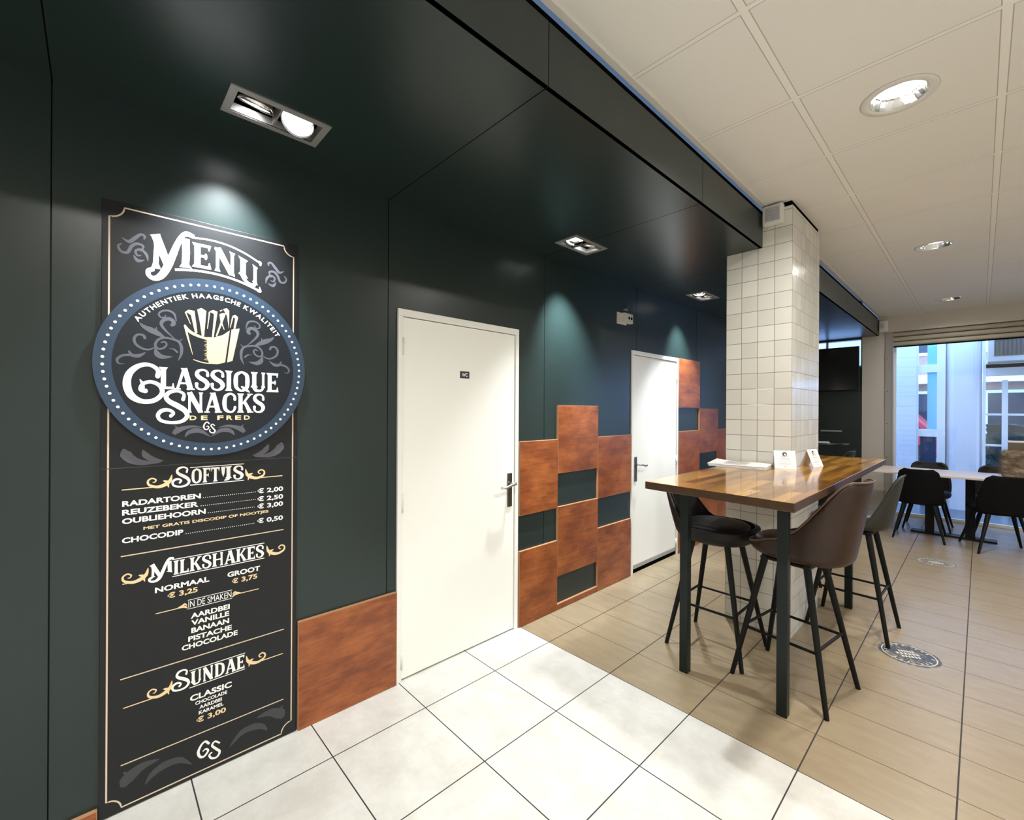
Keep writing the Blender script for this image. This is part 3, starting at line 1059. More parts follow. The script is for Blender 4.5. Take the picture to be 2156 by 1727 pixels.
fit_text(W_, 'IN DE SMAKEN', 0.278, 0.429, 0.711, 0.026, XI, 0.0)
ribbon(W_, [(0.276, 0.742), (0.431, 0.742)], 0.0022, XI, False)
ribbon(W_, [(0.276, 0.706), (0.431, 0.706)], 0.0022, XI, False)
for s_, y0, y1, z in (('AARDBEI', 0.286, 0.423, 0.663), ('VANILLE', 0.288, 0.421, 0.634), ('BANAAN', 0.288, 0.421, 0.603), ('PISTACHE', 0.278, 0.431, 0.571), ('CHOCOLADE', 0.257, 0.453, 0.541)):
    fit_text(W_, s_, y0, y1, z, 0.0215, XI, 0.035)
G_.build('milkshakes_prices', M['gold'], menu, recalc=False)
for s_ in (1, -1):
    G_ = MB()
    g = lambda u, v, s_=s_: (0.3535 - s_ * u, 0.716 + v)
    ribbon(G_, [(0.180, 0.003), (0.100, 0.003)], 0.0034, XI, False, f=g)
    ribbon(G_, [(0.112, 0.003), (0.098, 0.006), (0.086, 0.002), (0.078, -0.006)], [0.003, 0.011, 0.008, 0.002], XI, f=g)
    ribbon(G_, [(0.098, 0.009), (0.088, 0.014), (0.080, 0.006)], [0.003, 0.007, 0.003], XI, f=g)
    G_.build('smaken_flourish', M['gold'], menu, recalc=False)
W_.build('milkshakes_list', M['ink'], menu, recalc=False)
W_, G_ = MB(), MB()
fit_text(W_, 'CLASSIC', 0.285, 0.432, 0.323, 0.0245, XI, 0.035)
fit_text(W_, 'CHOCOLADE', 0.303, 0.415, 0.301, 0.0145, XI, 0.03)
fit_text(W_, 'AARDBEI', 0.317, 0.396, 0.279, 0.0145, XI, 0.03)
fit_text(W_, 'KARAMEL', 0.315, 0.402, 0.257, 0.0145, XI, 0.03)
fit_text(G_, '€ 3,00', 0.307, 0.411, 0.225, 0.022, XI, 0.03)
W_.build('sundae_list', M['ink'], menu, recalc=False)
G_.build('sundae_price', M['gold'], menu, recalc=False)
mb = MB()
for z, y0, y1 in ((0.9665, 0.070, 0.636), (0.5025, 0.070, 0.640), (0.1775, 0.073, 0.639)):
    mb = MB()
    ribbon(mb, [(y0, z), (y1, z)], 0.0042, XI, False)
    mb.build('divider_line', M['linegold'], menu, recalc=False)
mb = MB()
GS = [([(350, 120), (338, 134), (324, 126), (314, 102), (320, 80), (334, 74), (348, 90), (340, 102), (331, 98)], [9, 8, 8, 10, 9, 8, 8, 6, 5], True),
      ([(388, 103), (372, 117), (362, 105), (376, 84), (389, 65), (380, 48), (362, 51), (352, 68), (360, 76)], [6, 7, 8, 9, 9, 8, 8, 7, 6], True)]
glyph(mb, GS, 0, 0, 0.001, 0.001, XI)
mb.build('monogram', M['ink'], menu, recalc=False)
mb = MB()
for y0_, s_, zz in ((0.077, 1, 0.0), (0.640, -1, 0.0)):
    mb = MB()
    g = lambda u, v, y0_=y0_, s_=s_: (y0_ + s_ * u, v)
    ribbon(mb, [(0.004, 0.092), (0.012, 0.112), (0.030, 0.128), (0.062, 0.142), (0.110, 0.142)], [0.012, 0.044, 0.042, 0.030, 0.003], XI, f=g)
    ribbon(mb, [(0.004, 0.150), (0.012, 0.138), (0.020, 0.125)], [0.004, 0.012, 0.02], XI, f=g)
    ribbon(mb, [(0.068, 0.066), (0.088, 0.092), (0.124, 0.108), (0.172, 0.104), (0.216, 0.064)], [0.004, 0.022, 0.030, 0.024, 0.002], XI, f=g)
    mb.build('leaf_print', M['dimink'], menu, recalc=False)

# round plaque
PX0, PX1 = XB, 0.0335
PC, PR = (0.354, 1.696), 0.3655
plq = None
def ring_prism(mb, R, x0, x1, n=96):
    vs = [(x0, PC[0] + R * cos(2 * pi * i / n), PC[1] + R * sin(2 * pi * i / n)) for i in range(n)]
    vs += [(x1, v[1], v[2]) for v in vs]
    mb.add(vs, [tuple(range(n)), tuple(range(2 * n - 1, n - 1, -1))] + [(i, (i + 1) % n, n + (i + 1) % n, n + i) for i in range(n)])
mb = MB()
ring_prism(mb, PR, PX0, PX1)
plq = mb.build('round_plaque', M['plaque'], menu)
XP = PX1 + 0.0006
mb = MB()
def annulus(mb, ra, rb, x, n=96):
    vs = [(x, PC[0] + r * cos(2 * pi * i / n), PC[1] + r * sin(2 * pi * i / n)) for r in (ra, rb) for i in range(n)]
    mb.add(vs, [(i, (i + 1) % n, n + (i + 1) % n, n + i) for i in range(n)])
annulus(mb, 0.3135, PR - 0.0005, XP)
mb.build('blue_ring', M['blue'], plq, recalc=False)
mb = MB()
for i in range(78):
    q = 2 * pi * (i + 0.35) / 78
    disc(mb, (PC[0] + 0.3385 * cos(q), PC[1] + 0.3385 * sin(q)), 0.0052, XP + 0.0006, 12)
# arched motto
s_ = 'AUTHENTIEK HAAGSCHE KWALITEIT'
a0, a1 = radians(144.5), radians(34.5)
glyphs, wid = [], []
for c_ in s_:
    if c_ == ' ':
        glyphs.append(None)
        wid.append(0.42)
        continue
    vs, fs = text_mesh(c_, 0.03)
    ya, yb = min(v[0] for v in vs), max(v[0] for v in vs)
    glyphs.append((vs, fs, (ya + yb) / 2))
    wid.append(yb - ya + 0.30)
tot = sum(wid) - wid[0] / 2 - wid[-1] / 2
run = -wid[0] / 2
for gl, wd in zip(glyphs, wid):
    q = a0 + (a1 - a0) * (run + wd / 2) / tot
    run += wd
    if gl is None:
        continue
    vs, fs, ym = gl
    k = 0.0185 / 0.73
    R_ = 0.2865
    out = []
    for v in vs:
        lx, lz = (v[0] - ym) * k * 1.12, v[1] * k
        rr = R_ + lz
        out.append((XP + 0.0006, PC[0] + rr * cos(q) + lx * sin(q), PC[1] + rr * sin(q) - lx * cos(q)))
    mb.add(out, fs)
word(mb, 'LASSIQUE', 0.178, 0.604, 1.6015, 0.086, XP, 0.03)
glyph(mb, BIG['C'], 0.074, 1.548, 0.122, 0.148, XP)
glyph(mb, BIG['S'], 0.170, 1.468, 0.108, 0.128, XP)
word(mb, 'NACKS', 0.264, 0.549, 1.509, 0.083, XP, 0.03)
for pts, wd, sm in GS:
    ribbon(mb, [((p[0] - 352) * 0.00052 + 0.343, (p[1] - 92) * 0.00052 + 1.448) for p in pts], [q * 0.00055 for q in wd], XP + 0.0008)
mb.build('plaque_lettering', M['ink'], plq, recalc=False)
mb = MB()
for c_, y in zip('DEFRED', (0.276, 0.314, 0.370, 0.403, 0.435, 0.468)):
    fit_text(mb, c_, y, y + 0.0225, 1.4785, 0.0185, XP, 0.03)
mb.build('plaque_small_lettering', M['gold'], plq, recalc=False)
mb = MB()
orn = [([(237, 1716), (247, 1742), (248, 1771), (239, 1792), (219, 1800), (197, 1803), (176, 1794), (166, 1773), (175, 1758), (191, 1762), (201, 1777), (194, 1787), (183, 1782)], [1, 9, 11, 9, 8, 8, 8, 8, 7, 7, 6, 6, 4]),
       ([(231, 1798), (208, 1820), (191, 1840), (184, 1856), (191, 1871), (207, 1879), (220, 1873), (222, 1860), (213, 1853)], [1, 6, 9, 11, 13, 14, 14, 14, 9]),
       ([(196, 1803), (175, 1816), (152, 1828), (131, 1839), (119, 1852)], [4, 18, 22, 13, 2]),
       ([(170, 1842), (168, 1828), (172, 1814)], [1, 8, 4]),
       ([(166, 1763), (147, 1752), (126, 1755), (108, 1770), (104, 1791), (115, 1806), (131, 1804), (136, 1791)], [3, 7, 8, 9, 9, 8, 9, 9]),
       ([(166, 1760), (172, 1738), (189, 1727), (220, 1731)], [2, 20, 17, 1]),
       ([(139, 1741), (118, 1726), (98, 1726), (88, 1743)], [1, 14, 13, 4]),
       ([(112, 1724), (85, 1726), (67, 1720), (56, 1706), (61, 1692), (78, 1692)], [6, 9, 9, 8, 6, 1]),
       ([(231, 1872), (225, 1899), (210, 1910), (190, 1908), (177, 1896), (180, 1883), (193, 1882), (198, 1893)], [2, 8, 8, 7, 6, 6, 5, 3]),
       ([(236, 1748), (224, 1760), (208, 1762)], [8, 6, 1]), ([(243, 1796), (252, 1806)], [6, 1])]
for mir in (False, True):
    mb = MB()
    for pts, wd in orn:
        g = (lambda u, v: (0.7045 - u * 0.001, v * 0.001)) if mir else (lambda u, v: (u * 0.001, v * 0.001))
        ribbon(mb, pts, wd, XP, f=g, k=6)
    mb.build('plaque_scroll', M['greyink'], plq, recalc=False)
for mir in (False, True):
    mb = MB()
    g = (lambda u, v: (0.6945 - u * 0.001, v * 0.001)) if mir else (lambda u, v: (u * 0.001, v * 0.001))
    ribbon(mb, [(262, 1412), (272, 1428), (292, 1436), (316, 1432), (346, 1409)], [2, 14, 20, 16, 1], XP, f=g)
    ribbon(mb, [(224, 1424), (236, 1437), (258, 1447), (290, 1453), (322, 1446)], [12, 22, 16, 9, 1], XP, f=g)
    ribbon(mb, [(228, 1458), (236, 1446), (240, 1434)], [1, 9, 9], XP, f=g)
    mb.build('plaque_leaf', M['greyink'], plq, recalc=False)
# cone of fries
mb = MB()
mm = lambda L_: [(p[0] * 0.001, p[1] * 0.001) for p in L_]
fan(mb, mm([(334, 1822), (357, 1823), (389, 1837), (413, 1859), (397, 1722), (370, 1712), (341, 1712), (333, 1740)]), XP)
fan(mb, mm([(420, 1864), (450, 1872), (424, 1731), (404, 1722)]), XP)
ribbon(mb, [(258, 1863), (272, 1840), (295, 1826), (326, 1817), (357, 1820), (389, 1833)], [3, 12, 11, 9, 6, 2], XP, f=lambda u, v: (u * 0.001, v * 0.001))
ribbon(mb, [(259, 1860), (269, 1812), (285, 1744)], [8, 6, 1], XP, f=lambda u, v: (u * 0.001, v * 0.001))
ribbon(mb, [(287, 1725), (315, 1716), (343, 1713)], [3, 4, 3], XP, f=lambda u, v: (u * 0.001, v * 0.001))
for i in range(14):
    z = 1727 + i * 6.3
    ribbon(mb, [(336, z), (322 + 3 * ((i * 7) % 3), z + 1)], [3.6, 0.6], XP, False, f=lambda u, v: (u * 0.001, v * 0.001))
for L_ in ([(260, 1916), (271, 1925), (290, 1923), (300, 1836), (293, 1830), (278, 1905)], [(299, 1930), (313, 1939), (330, 1929), (323, 1824), (315, 1824), (308, 1880)],
           [(340, 1929), (354, 1937), (369, 1932), (356, 1824), (350, 1824), (357, 1920)], [(376, 1922), (386, 1929), (399, 1930), (384, 1880), (368, 1828), (363, 1830), (380, 1890)],
           [(389, 1946), (402, 1952), (411, 1943), (410, 1866), (403, 1920)], [(422, 1922), (433, 1929), (444, 1920), (433, 1866), (427, 1866), (433, 1912)]):
    fan(mb, mm(L_), XP)
for p, q in (((260, 1914), (277, 1868)), ((341, 1926), (334, 1856)), ((424, 1918), (415, 1872)), ((384, 1886), (393, 1860)), ((378, 1936), (386, 1942))):
    ribbon(mb, [p, q], [5, 2], XP, False, f=lambda u, v: (u * 0.001, v * 0.001))
mb.build('fries_emblem', M['gold'], plq, recalc=False)


# ================================================================== CEILING LIGHTS
def area_light(name, loc, power, colr, size, parent):
    ld = bpy.data.lights.new(name, 'AREA')
    ld.shape = 'DISK'
    ld.size = size
    ld.energy = power
    ld.color = colr
    o = bpy.data.objects.new(name, ld)
    col.objects.link(o)
    o.location = loc
    o.parent = parent
    return o


def downlight(x, y, label, power=1.0):
    t = thing('downlight', label, 'ceiling light', (x, y, ZC), 0, 'round recessed downlights in the tiled ceiling')
    mb = MB()
    mb.lathe((0, 0, 0), [(0.102, -0.002), (0.112, -0.006), (0.132, -0.006), (0.138, 0.0), (0.102, 0.0)], 48)
    mb.build('trim_ring', M['white'], t, smooth=True)
    mb = MB()
    nf, jr = 26, random.Random(7)
    vs = [(0.102 * cos(2 * pi * i / nf), 0.102 * sin(2 * pi * i / nf), -0.003) for i in range(nf)]
    for i in range(nf):
        q = 2 * pi * (i + jr.uniform(-0.35, 0.35)) / nf
        vs.append((jr.uniform(0.080, 0.090) * cos(q), jr.uniform(0.080, 0.090) * sin(q), 0.046))
    mb.add(vs, [(i, (i + 1) % nf, nf + (i + 1) % nf, nf + i) for i in range(nf)])
    mb.build('reflector', M['darkchrome'], t, smooth=False, recalc=False)
    mb = MB()
    mb.lathe((0, 0, 0), [(0.092, 0.042), (0.092, 0.050)], 40, cap0=True, cap1=True)
    mb.build('lamp', M['lamp'], t)
    mb = MB()
    mb.lathe((0, 0, 0), [(0.108, 0.0005), (0.108, 0.12)], 32, cap1=True)
    mb.build('housing', M['alu'], t)
    area_light('downlight_glow', (0, 0, 0.036), DOWN_W * power, WARM, 0.155, t)
    return t


NM = ['round downlight behind the camera near the rear wall', 'round downlight in the ceiling just above the camera', 'big round downlight in the white ceiling, nearest of the three in a row',
      'round downlight in the white ceiling, second of the row from the front', 'small-looking round downlight nearest the shop window',
      'downlight on the far right side near the rear wall', 'downlight on the far right side level with the menu board', 'downlight on the far right side level with the pillar', 'downlight on the far right side near the window']
for (x, y), l_ in zip(DL, NM):
    downlight(x, y, l_, 0.3 if y > 7 else 0.6 if y > 6 else 1.0)


def spot_fixture(y, label, tilt, power=(1.0, 1.0)):
    t = thing('twin_spotlight', label, 'ceiling spotlight', ((SX0 + SX1) / 2, y, ZG), 0, 'twin recessed spotlights in the green soffit')
    hx, hy = (SX1 - SX0) / 2, SHL
    mb = MB()
    e = 0.019
    for (a, b, c, d) in ((-hx - 0.006, -hx + e, -hy - 0.008, hy + 0.008), (hx - e, hx + 0.006, -hy - 0.008, hy + 0.008), (-hx + e, hx - e, -hy - 0.008, -hy + e), (-hx + e, hx - e, hy - e, hy + 0.008)):
        mb.box(a, b, c, d, -0.005, -0.0003)
    for (a, b, c, d) in ((-hx + e - 0.002, -hx + e, -hy + e, hy - e), (hx - e, hx - e + 0.002, -hy + e, hy - e)):
        mb.box(a, b, c, d, -0.004, 0.030)
    mb.box(-hx + e, hx - e, -hy + e - 0.002, -hy + e, -0.004, 0.030)
    mb.box(-hx + e, hx - e, hy - e, hy - e + 0.002, -0.004, 0.030)
    mb.build('trim_frame', M['alu'], t)
    mb = MB()
    mb.box(-hx + 0.003, hx - 0.003, -hy + 0.003, hy - 0.003, 0.125, 0.13)
    mb.box(-hx + 0.003, -hx + 0.006, -hy + 0.003, hy - 0.003, 0.0, 0.13)
    mb.box(hx - 0.006, hx - 0.003, -hy + 0.003, hy - 0.003, 0.0, 0.13)
    mb.box(-hx + 0.003, hx - 0.003, -hy + 0.003, -hy + 0.006, 0.0, 0.13)
    mb.box(-hx + 0.003, hx - 0.003, hy - 0.006, hy - 0.003, 0.0, 0.13)
    mb.build('housing', M['black'], t)
    mb = MB()
    mb.box(-hx + e, hx - e, -0.003, 0.003, 0.0, 0.05)
    mb.build('divider', M['alu'], t)
    for k, (yy, aim) in enumerate(zip((-0.076, 0.076), tilt)):
        h_ = bpy.data.objects.new('spot_head', None)
        mb = MB()
        mb.lathe((0, 0, 0), [(0.058, -0.010), (0.062, -0.012), (0.060, 0.004), (0.050, 0.035), (0.030, 0.055)], 32, cap1=True)
        h_ = mb.build('spot_head', M['chrome'], t, smooth=True, recalc=False)
        d = Vector(aim).normalized()
        h_.location = (0, yy, 0.020)
        h_.rotation_euler = d.to_track_quat('-Z', 'Y').to_euler()
        mb = MB()
        mb.lathe((0, 0, 0), [(0.049, 0.020), (0.049, 0.024)], 28, cap0=True, cap1=True)
        mb.build('lamp', M['lampcool'], h_)
        ld = bpy.data.lights.new('spot_beam', 'SPOT')
        ld.energy = SPOT_W * power[k]
        ld.color = COOL
        ld.spot_size = radians(62)
        ld.spot_blend = 1.0
        ld.shadow_soft_size = 0.03
        o = bpy.data.objects.new('spot_beam', ld)
        col.objects.link(o)
        o.parent = h_
        o.location = (0, 0, -0.005)
    return t


spot_fixture(SPOTS[0], 'largest twin spotlight in the green soffit, above the menu board', ((-0.48, -0.10, -1), (0.42, -0.35, -1)), (1.15, 0.6))
spot_fixture(SPOTS[1], 'second twin spotlight, above the wall between the two white doors', ((0.10, -0.20, -1), (-0.36, 0.16, -1)), (1.3, 2.0))
spot_fixture(SPOTS[2], 'third twin spotlight, above the farther white door next to the pillar top', ((0.06, -0.20, -1), (-0.40, 0.10, -1)), (1.6, 1.4))
spot_fixture(SPOTS[3], 'twin spotlight hidden behind the tiled pillar', ((0.0, 0.05, -1), (-0.2, 0.1, -1)))

# ================================================================== WALL FITTINGS
t = thing('vent_box', 'small white louvred box at the top of the tiled pillar', 'vent', (1.250, 3.40, 2.80))
mb = MB()
mb.box(-0.064, 0.064, -0.050, -0.0005, 0.005, 0.140)
mb.build('case', M['white'], t, bevel=0.012)
mb = MB()
mb.box(-0.045, 0.045, -0.052, -0.049, 0.030, 0.125)
gr = mb.build('grille', M['grill'], t)
for i in range(8):
    mb = MB()
    a = 0.034 + i * 0.0115
    mb.bar((-0.045, -0.053, a), (0.045, -0.053, a - 0.006), 0.0022, n=6)
    mb.build('slat', M['alu'], gr)

t = thing('alarm_box', 'white plastic alarm box in the corner where the soffit meets the window wall', 'alarm', (1.222, YW - 0.001, 2.72))
mb = MB()
mb.prism([(-0.065, 0), (0.065, 0), (0.065, -0.06), (0.03, -0.095), (-0.035, -0.095), (-0.046, -0.06)], 0.0, 0.165)
mb.build('case', M['white'], t, bevel=0.006)
mb = MB()
mb.box(-0.02, 0.02, -0.0975, -0.094, 0.05, 0.12)
mb.build('front_window', M['grill'], t)

t = thing('socket_unit', 'small white wall socket high on the green wall left of the farther door', 'socket', (0.0, 3.48, 2.30))
mb = MB()
mb.box(0.0005, 0.012, -0.105, 0.04, 0.005, 0.108)
mb.build('back_plate', M['white'], t, bevel=0.002)
mb = MB()
mb.box(0.012, 0.052, -0.060, 0.085, 0.018, 0.103)
bx = mb.build('surface_box', M['white'], t, bevel=0.004)
for y in (0.018, 0.058):
    mb = MB()
    mb.lathe((0, 0, 0), [(0.013, 0.0), (0.013, 0.003)], 16, cap0=True, cap1=True)
    o = mb.build('socket_hole', M['black'], bx)
    o.location = (0.0515, y, 0.062)
    o.rotation_euler = (0, pi / 2, 0)
t = thing('cable_clip', 'tiny grey clip on the green wall above the white socket', 'clip', (0.0, 3.50, 2.435))
mb = MB()
mb.box(0.0005, 0.02, -0.03, 0.03, 0.0, 0.012)
mb.bar((0.01, 0.01, 0.01), (0.012, 0.035, 0.035), 0.005)
mb.build('clip_body', M['alu'], t)

# ================================================================== BAR TABLE
ZT = 1.145
t = thing('bar_table', 'high butcher-block bar table built around the tiled pillar', 'table', (1.35, 3.40, 0))
mb = MB()
P_ = [(0.985, 2.165), (1.702, 2.110), (1.706, 4.66), (0.985, 4.60), (0.985, 4.119), (1.364, 4.119), (1.364, 3.396), (0.985, 3.396)]
mb.prism([(x - 1.35, y - 3.40) for x, y in P_], ZT - 0.040, ZT)
mb.mi[2:] = [1] * (len(mb.mi) - 2)
mb.build('table_top', [M['butcher'], M['butcheredge']], t, bevel=0.0025)
for x, y in ((1.045, 2.522), (1.552, 2.522), (1.530, 4.275), (1.045, 4.275)):
    mb = MB()
    mb.box(x - 1.35 - 0.024, x - 1.35 + 0.024, y - 3.40 - 0.024, y - 3.40 + 0.024, 0.0, ZT - 0.0405)
    mb.build('leg', M['legmetal'], t, bevel=0.003)
mb = MB()
mb.box(-0.31, 0.20, -0.865, -0.845, ZT - 0.085, ZT - 0.041)
mb.build('apron', M['legmetal'], t)
mb = MB()
mb.box(-0.31, 0.20, 0.865, 0.885, ZT - 0.085, ZT - 0.041)
mb.build('apron', M['legmetal'], t)


def tent(x, y, rz, wd, hgt, label):
    t = thing('tent_card', label, 'card', (x, y, ZT + 0.0005), rz, 'white tent cards on the bar table')
    ln = 0.045
    mb = MB()
    mb.add([(-wd / 2, 0, 0), (wd / 2, 0, 0), (wd / 2, ln, hgt), (-wd / 2, ln, hgt), (-wd / 2, 2 * ln, 0), (wd / 2, 2 * ln, 0),
            (-wd / 2, 0.001, 0), (wd / 2, 0.001, 0), (wd / 2, ln, hgt - 0.002), (-wd / 2, ln, hgt - 0.002), (-wd / 2, 2 * ln - 0.001, 0), (wd / 2, 2 * ln - 0.001, 0)],
           [(0, 1, 2, 3), (3, 2, 5, 4), (6, 9, 8, 7), (9, 10, 11, 8), (0, 3, 9, 6), (3, 4, 10, 9), (1, 7, 8, 2), (2, 8, 11, 5)])
    mb.build('folded_card', M['paper'], t)
    nl = math.hypot(ln, hgt)
    nv = Vector((0, -hgt / nl, ln / nl)) * 0.0006

    def pt(u, v):
        return Vector((u * wd / 2, v * ln, v * hgt)) + nv
    mb = MB()
    for i in range(24):
        q0, q1 = 2 * pi * i / 24 + 0.2, 2 * pi * (i + 1) / 24 + 0.2
        th = 0.07 if i < 17 else 0.03
        ps = []
        for r, q in ((0.22, q0), (0.22, q1), (0.22 - th * 2, q1), (0.22 - th * 2, q0)):
            ps.append(pt(r * cos(q), 0.80 + r * 0.52 * sin(q)))
        mb.add(ps, [(0, 1, 2, 3)])
    mb.build('logo_print', M['cardink'], t, recalc=False)
    mb = MB()
    for v, hw, dash in ((0.64, 0.36, 0), (0.52, 0.42, 0), (0.40, 0.52, 1), (0.25, 0.52, 0), (0.12, 0.12, 0)):
        segs = [(-hw, hw)] if not dash else [(-hw + i * 0.22, -hw + i * 0.22 + 0.11) for i in range(5)]
        for a_, b_ in segs:
            mb.add([pt(a_, v), pt(b_, v), pt(b_, v + 0.03), pt(a_, v + 0.03)], [(0, 1, 2, 3)])
    mb.build('text_print', M['cardgrey'], t, recalc=False)
    return t


tent(1.343, 3.335, radians(25), 0.126, 0.118, 'white tent card with dark ring logo standing before the pillar corner')
tent(1.463, 3.640, radians(80), 0.150, 0.118, 'leaning white tent card beside the pillar, right of the other card')

t = thing('folded_newspaper', 'folded white newspaper lying against the tiled pillar on the bar table', 'newspaper', (1.092, 3.235, ZT + 0.0005), radians(6))
for i, (z, e) in enumerate(((0.0, 0.0), (0.007, 0.006), (0.014, 0.012))):
    mb = MB()
    nx, ny = 14, 5
    vs = []
    for kk in (0, 1):
        for iy in range(ny + 1):
            for ix in range(nx + 1):
                u, v = ix / nx, iy / ny
                zz = z + 0.004 * kk + 0.010 * i * (1 - u) * 0.5 * v + 0.004 * sin(u * 7 + i) * (0.4 if i == 0 else 1) * v
                vs.append((-0.175 + 0.35 * u - e * (1 - u), -0.105 + 0.22 * v + e, max(zz, 0.0005 + 0.004 * kk)))
    o_ = (nx + 1) * (ny + 1)
    fs = []
    for iy in range(ny):
        for ix in range(nx):
            a_ = iy * (nx + 1) + ix
            fs += [(a_, a_ + nx + 1, a_ + nx + 2, a_ + 1), (o_ + a_, o_ + a_ + 1, o_ + a_ + nx + 2, o_ + a_ + nx + 1)]
    rim = [ix for ix in range(nx + 1)] + [iy * (nx + 1) + nx for iy in range(1, ny + 1)] + [ny * (nx + 1) + ix for ix in range(nx - 1, -1, -1)] + [iy * (nx + 1) for iy in range(ny - 1, 0, -1)]
    fs += [(rim[q], rim[(q + 1) % len(rim)], o_ + rim[(q + 1) % len(rim)], o_ + rim[q]) for q in range(len(rim))]
    mb.add(vs, fs)
    mb.build('page', M['paper'], t)
mb = MB()
for i in range(6):
    y_ = -0.05 + i * 0.022
    mb.box(-0.09, 0.06 - 0.02 * (i % 2), y_, y_ + 0.010, 0.0262, 0.0268)
mb.build('page_print', M['pageprint'], t)


# ================================================================== BAR STOOLS
def sstep(a, b, x):
    q = max(0.0, min(1.0, (x - a) / (b - a)))
    return q * q * (3 - 2 * q)


def bar_stool(label, mat, trim, hback, lean, front, base=(0.205, 0.215), foot=(0.235, 0.225), rounded=0.0, wing=(-0.45, 0.80), off=0.0, mid=0.0, cush=0.0, group='bar stools around the high table'):
    """faces +x; origin on the floor under the seat"""
    t = thing('bar_stool', label, 'bar stool', (0, 0, 0), 0, group)
    ax, by = base
    N, K = 48, 7

    def ring(th, k, v=None):
        c_, s_ = cos(th), sin(th)
        e = 0.82
        ux, uy = math.copysign(abs(c_) ** e, c_), math.copysign(abs(s_) ** e, s_)
        s = sstep(wing[0], wing[1], -c_)
        hh = front + mid * sstep(-1.0, 0.15, -c_) * (1 - s) + (hback - front) * s * (1 - rounded * abs(s_) ** 2 * s)
        if v is None:
            sc, z = k
            return Vector((ux * ax * sc + off, uy * by * sc, z))
        sh = lean * s * v
        wide = 1.0 + 0.10 * s * v * (1 - v) * 2 - 0.10 * v * s
        return Vector((ux * ax - sh + off, uy * by * wide, 0.758 + hh * v))
    mb = MB()
    rows = []
    for k in ((0.30, 0.706), (0.62, 0.708), (0.86, 0.718), (0.97, 0.740)):
        rows.append([ring(2 * pi * i / N, k) for i in range(N)])
    for v in [q / K for q in range(K + 1)]:
        rows.append([ring(2 * pi * i / N, None, v) for i in range(N)])
    vs = [p for r_ in rows for p in r_]
    R = len(rows)
    fs = [tuple(range(N))] + [(r_ * N + i, r_ * N + (i + 1) % N, (r_ + 1) * N + (i + 1) % N, (r_ + 1) * N + i) for r_ in range(R - 1) for i in range(N)]
    mb.add(vs, fs)
    shell = mb.build('seat_shell', mat, t, smooth=True)
    so = shell.modifiers.new('thick', 'SOLIDIFY')
    so.thickness = 0.024
    so.offset = -1
    sb_ = shell.modifiers.new('sub', 'SUBSURF')
    sb_.levels = sb_.render_levels = 1
    # seam welt along the rim
    mb = MB()
    mb.tube([p + Vector((-0.002 * p.x, 0, 0.001)) for p in rows[-1]], 0.0055, 8, closed=True)
    mb.build('welt', trim, shell, smooth=True)
    # cushion
    mb = MB()
    rows = []
    for sc, z in ((0.0, 0.752), (0.86, 0.752), (0.885, 0.775), (0.875, 0.800), (0.80, 0.815), (0.45, 0.822), (0.0, 0.823)):
        rows.append([(cos(a_) * abs(cos(a_)) ** -0.18 * ax * sc + off if abs(cos(a_)) > 1e-6 else off, sin(a_) * abs(sin(a_)) ** -0.18 * by * sc if abs(sin(a_)) > 1e-6 else 0, z - cush * (z > 0.76)) for a_ in [2 * pi * i / 36 for i in range(36)]])
    vs = [p for r_ in rows for p in r_]
    fs = [(r_ * 36 + i, r_ * 36 + (i + 1) % 36, (r_ + 1) * 36 + (i + 1) % 36, (r_ + 1) * 36 + i) for r_ in range(len(rows) - 1) for i in range(36)]
    mb.add(vs, fs)
    mb.build('seat_cushion', mat, t, smooth=True)
    legs = {}
    for sx in (1, -1):
        for sy in (1, -1):
            a_ = Vector((sx * 0.105, sy * 0.105, 0.706))
            b_ = Vector((sx * foot[0], sy * foot[1], 0.0))
            legs[sx, sy] = (a_, b_)
            mb = MB()
            mb.bar(a_, b_, 0.019, 0.012, 12)
            mb.build('leg', M['blackmetal'], t, smooth=False)
    def at(sx, sy, z):
        a_, b_ = legs[sx, sy]
        return a_ + (b_ - a_) * ((a_.z - z) / a_.z)
    for (p, q, z) in (((1, 1), (1, -1), 0.30), ((-1, 1), (-1, -1), 0.30), ((1, 1), (-1, 1), 0.285), ((1, -1), (-1, -1), 0.285)):
        mb = MB()
        mb.bar(at(*p, z), at(*q, z), 0.008, n=8)
        mb.build('foot_rail', M['blackmetal'], t)
    mb = MB()
    mb.box(-0.125, 0.125, -0.125, 0.125, 0.688, 0.7005)
    mb.build('under_plate', M['blackmetal'], t)
    return t


s1 = bar_stool('black leather bar stool at the near left side of the bar table', M['charcoal'], M['blackmetal'], 0.270, 0.085, 0.034, base=(0.222, 0.215), foot=(0.233, 0.215), wing=(0.40, 0.92), cush=0.012)
s1.location = (1.050, 2.955, 0)
s2 = bar_stool('brown leather bar stool with high curved back, nearest on the right side', M['brown'], M['browntrim'], 0.415, 0.075, 0.012, base=(0.250, 0.200), foot=(0.238, 0.215), wing=(-0.12, 0.80), off=-0.032, mid=0.075)
s2.location = (1.507, 2.884, 0)
s2.rotation_euler = (0, 0, pi - radians(8))
s3 = bar_stool('grey-green leather bar stool behind the brown one', M['olive'], M['olive'], 0.345, 0.065, 0.030, base=(0.215, 0.195), foot=(0.228, 0.205), rounded=0.35, wing=(0.42, 0.92))
s3.location = (1.605, 3.945, 0)
s3.rotation_euler = (0, 0, pi - radians(2))
dup(s1, (1.062, 4.36, 0), radians(3), 'dark bar stool mostly hidden behind the tiled pillar, far left side')
dup(s1, (0.80, 7.18, 0), pi - 0.2, 'dark bar stool tucked under the small round table in the dark corner')


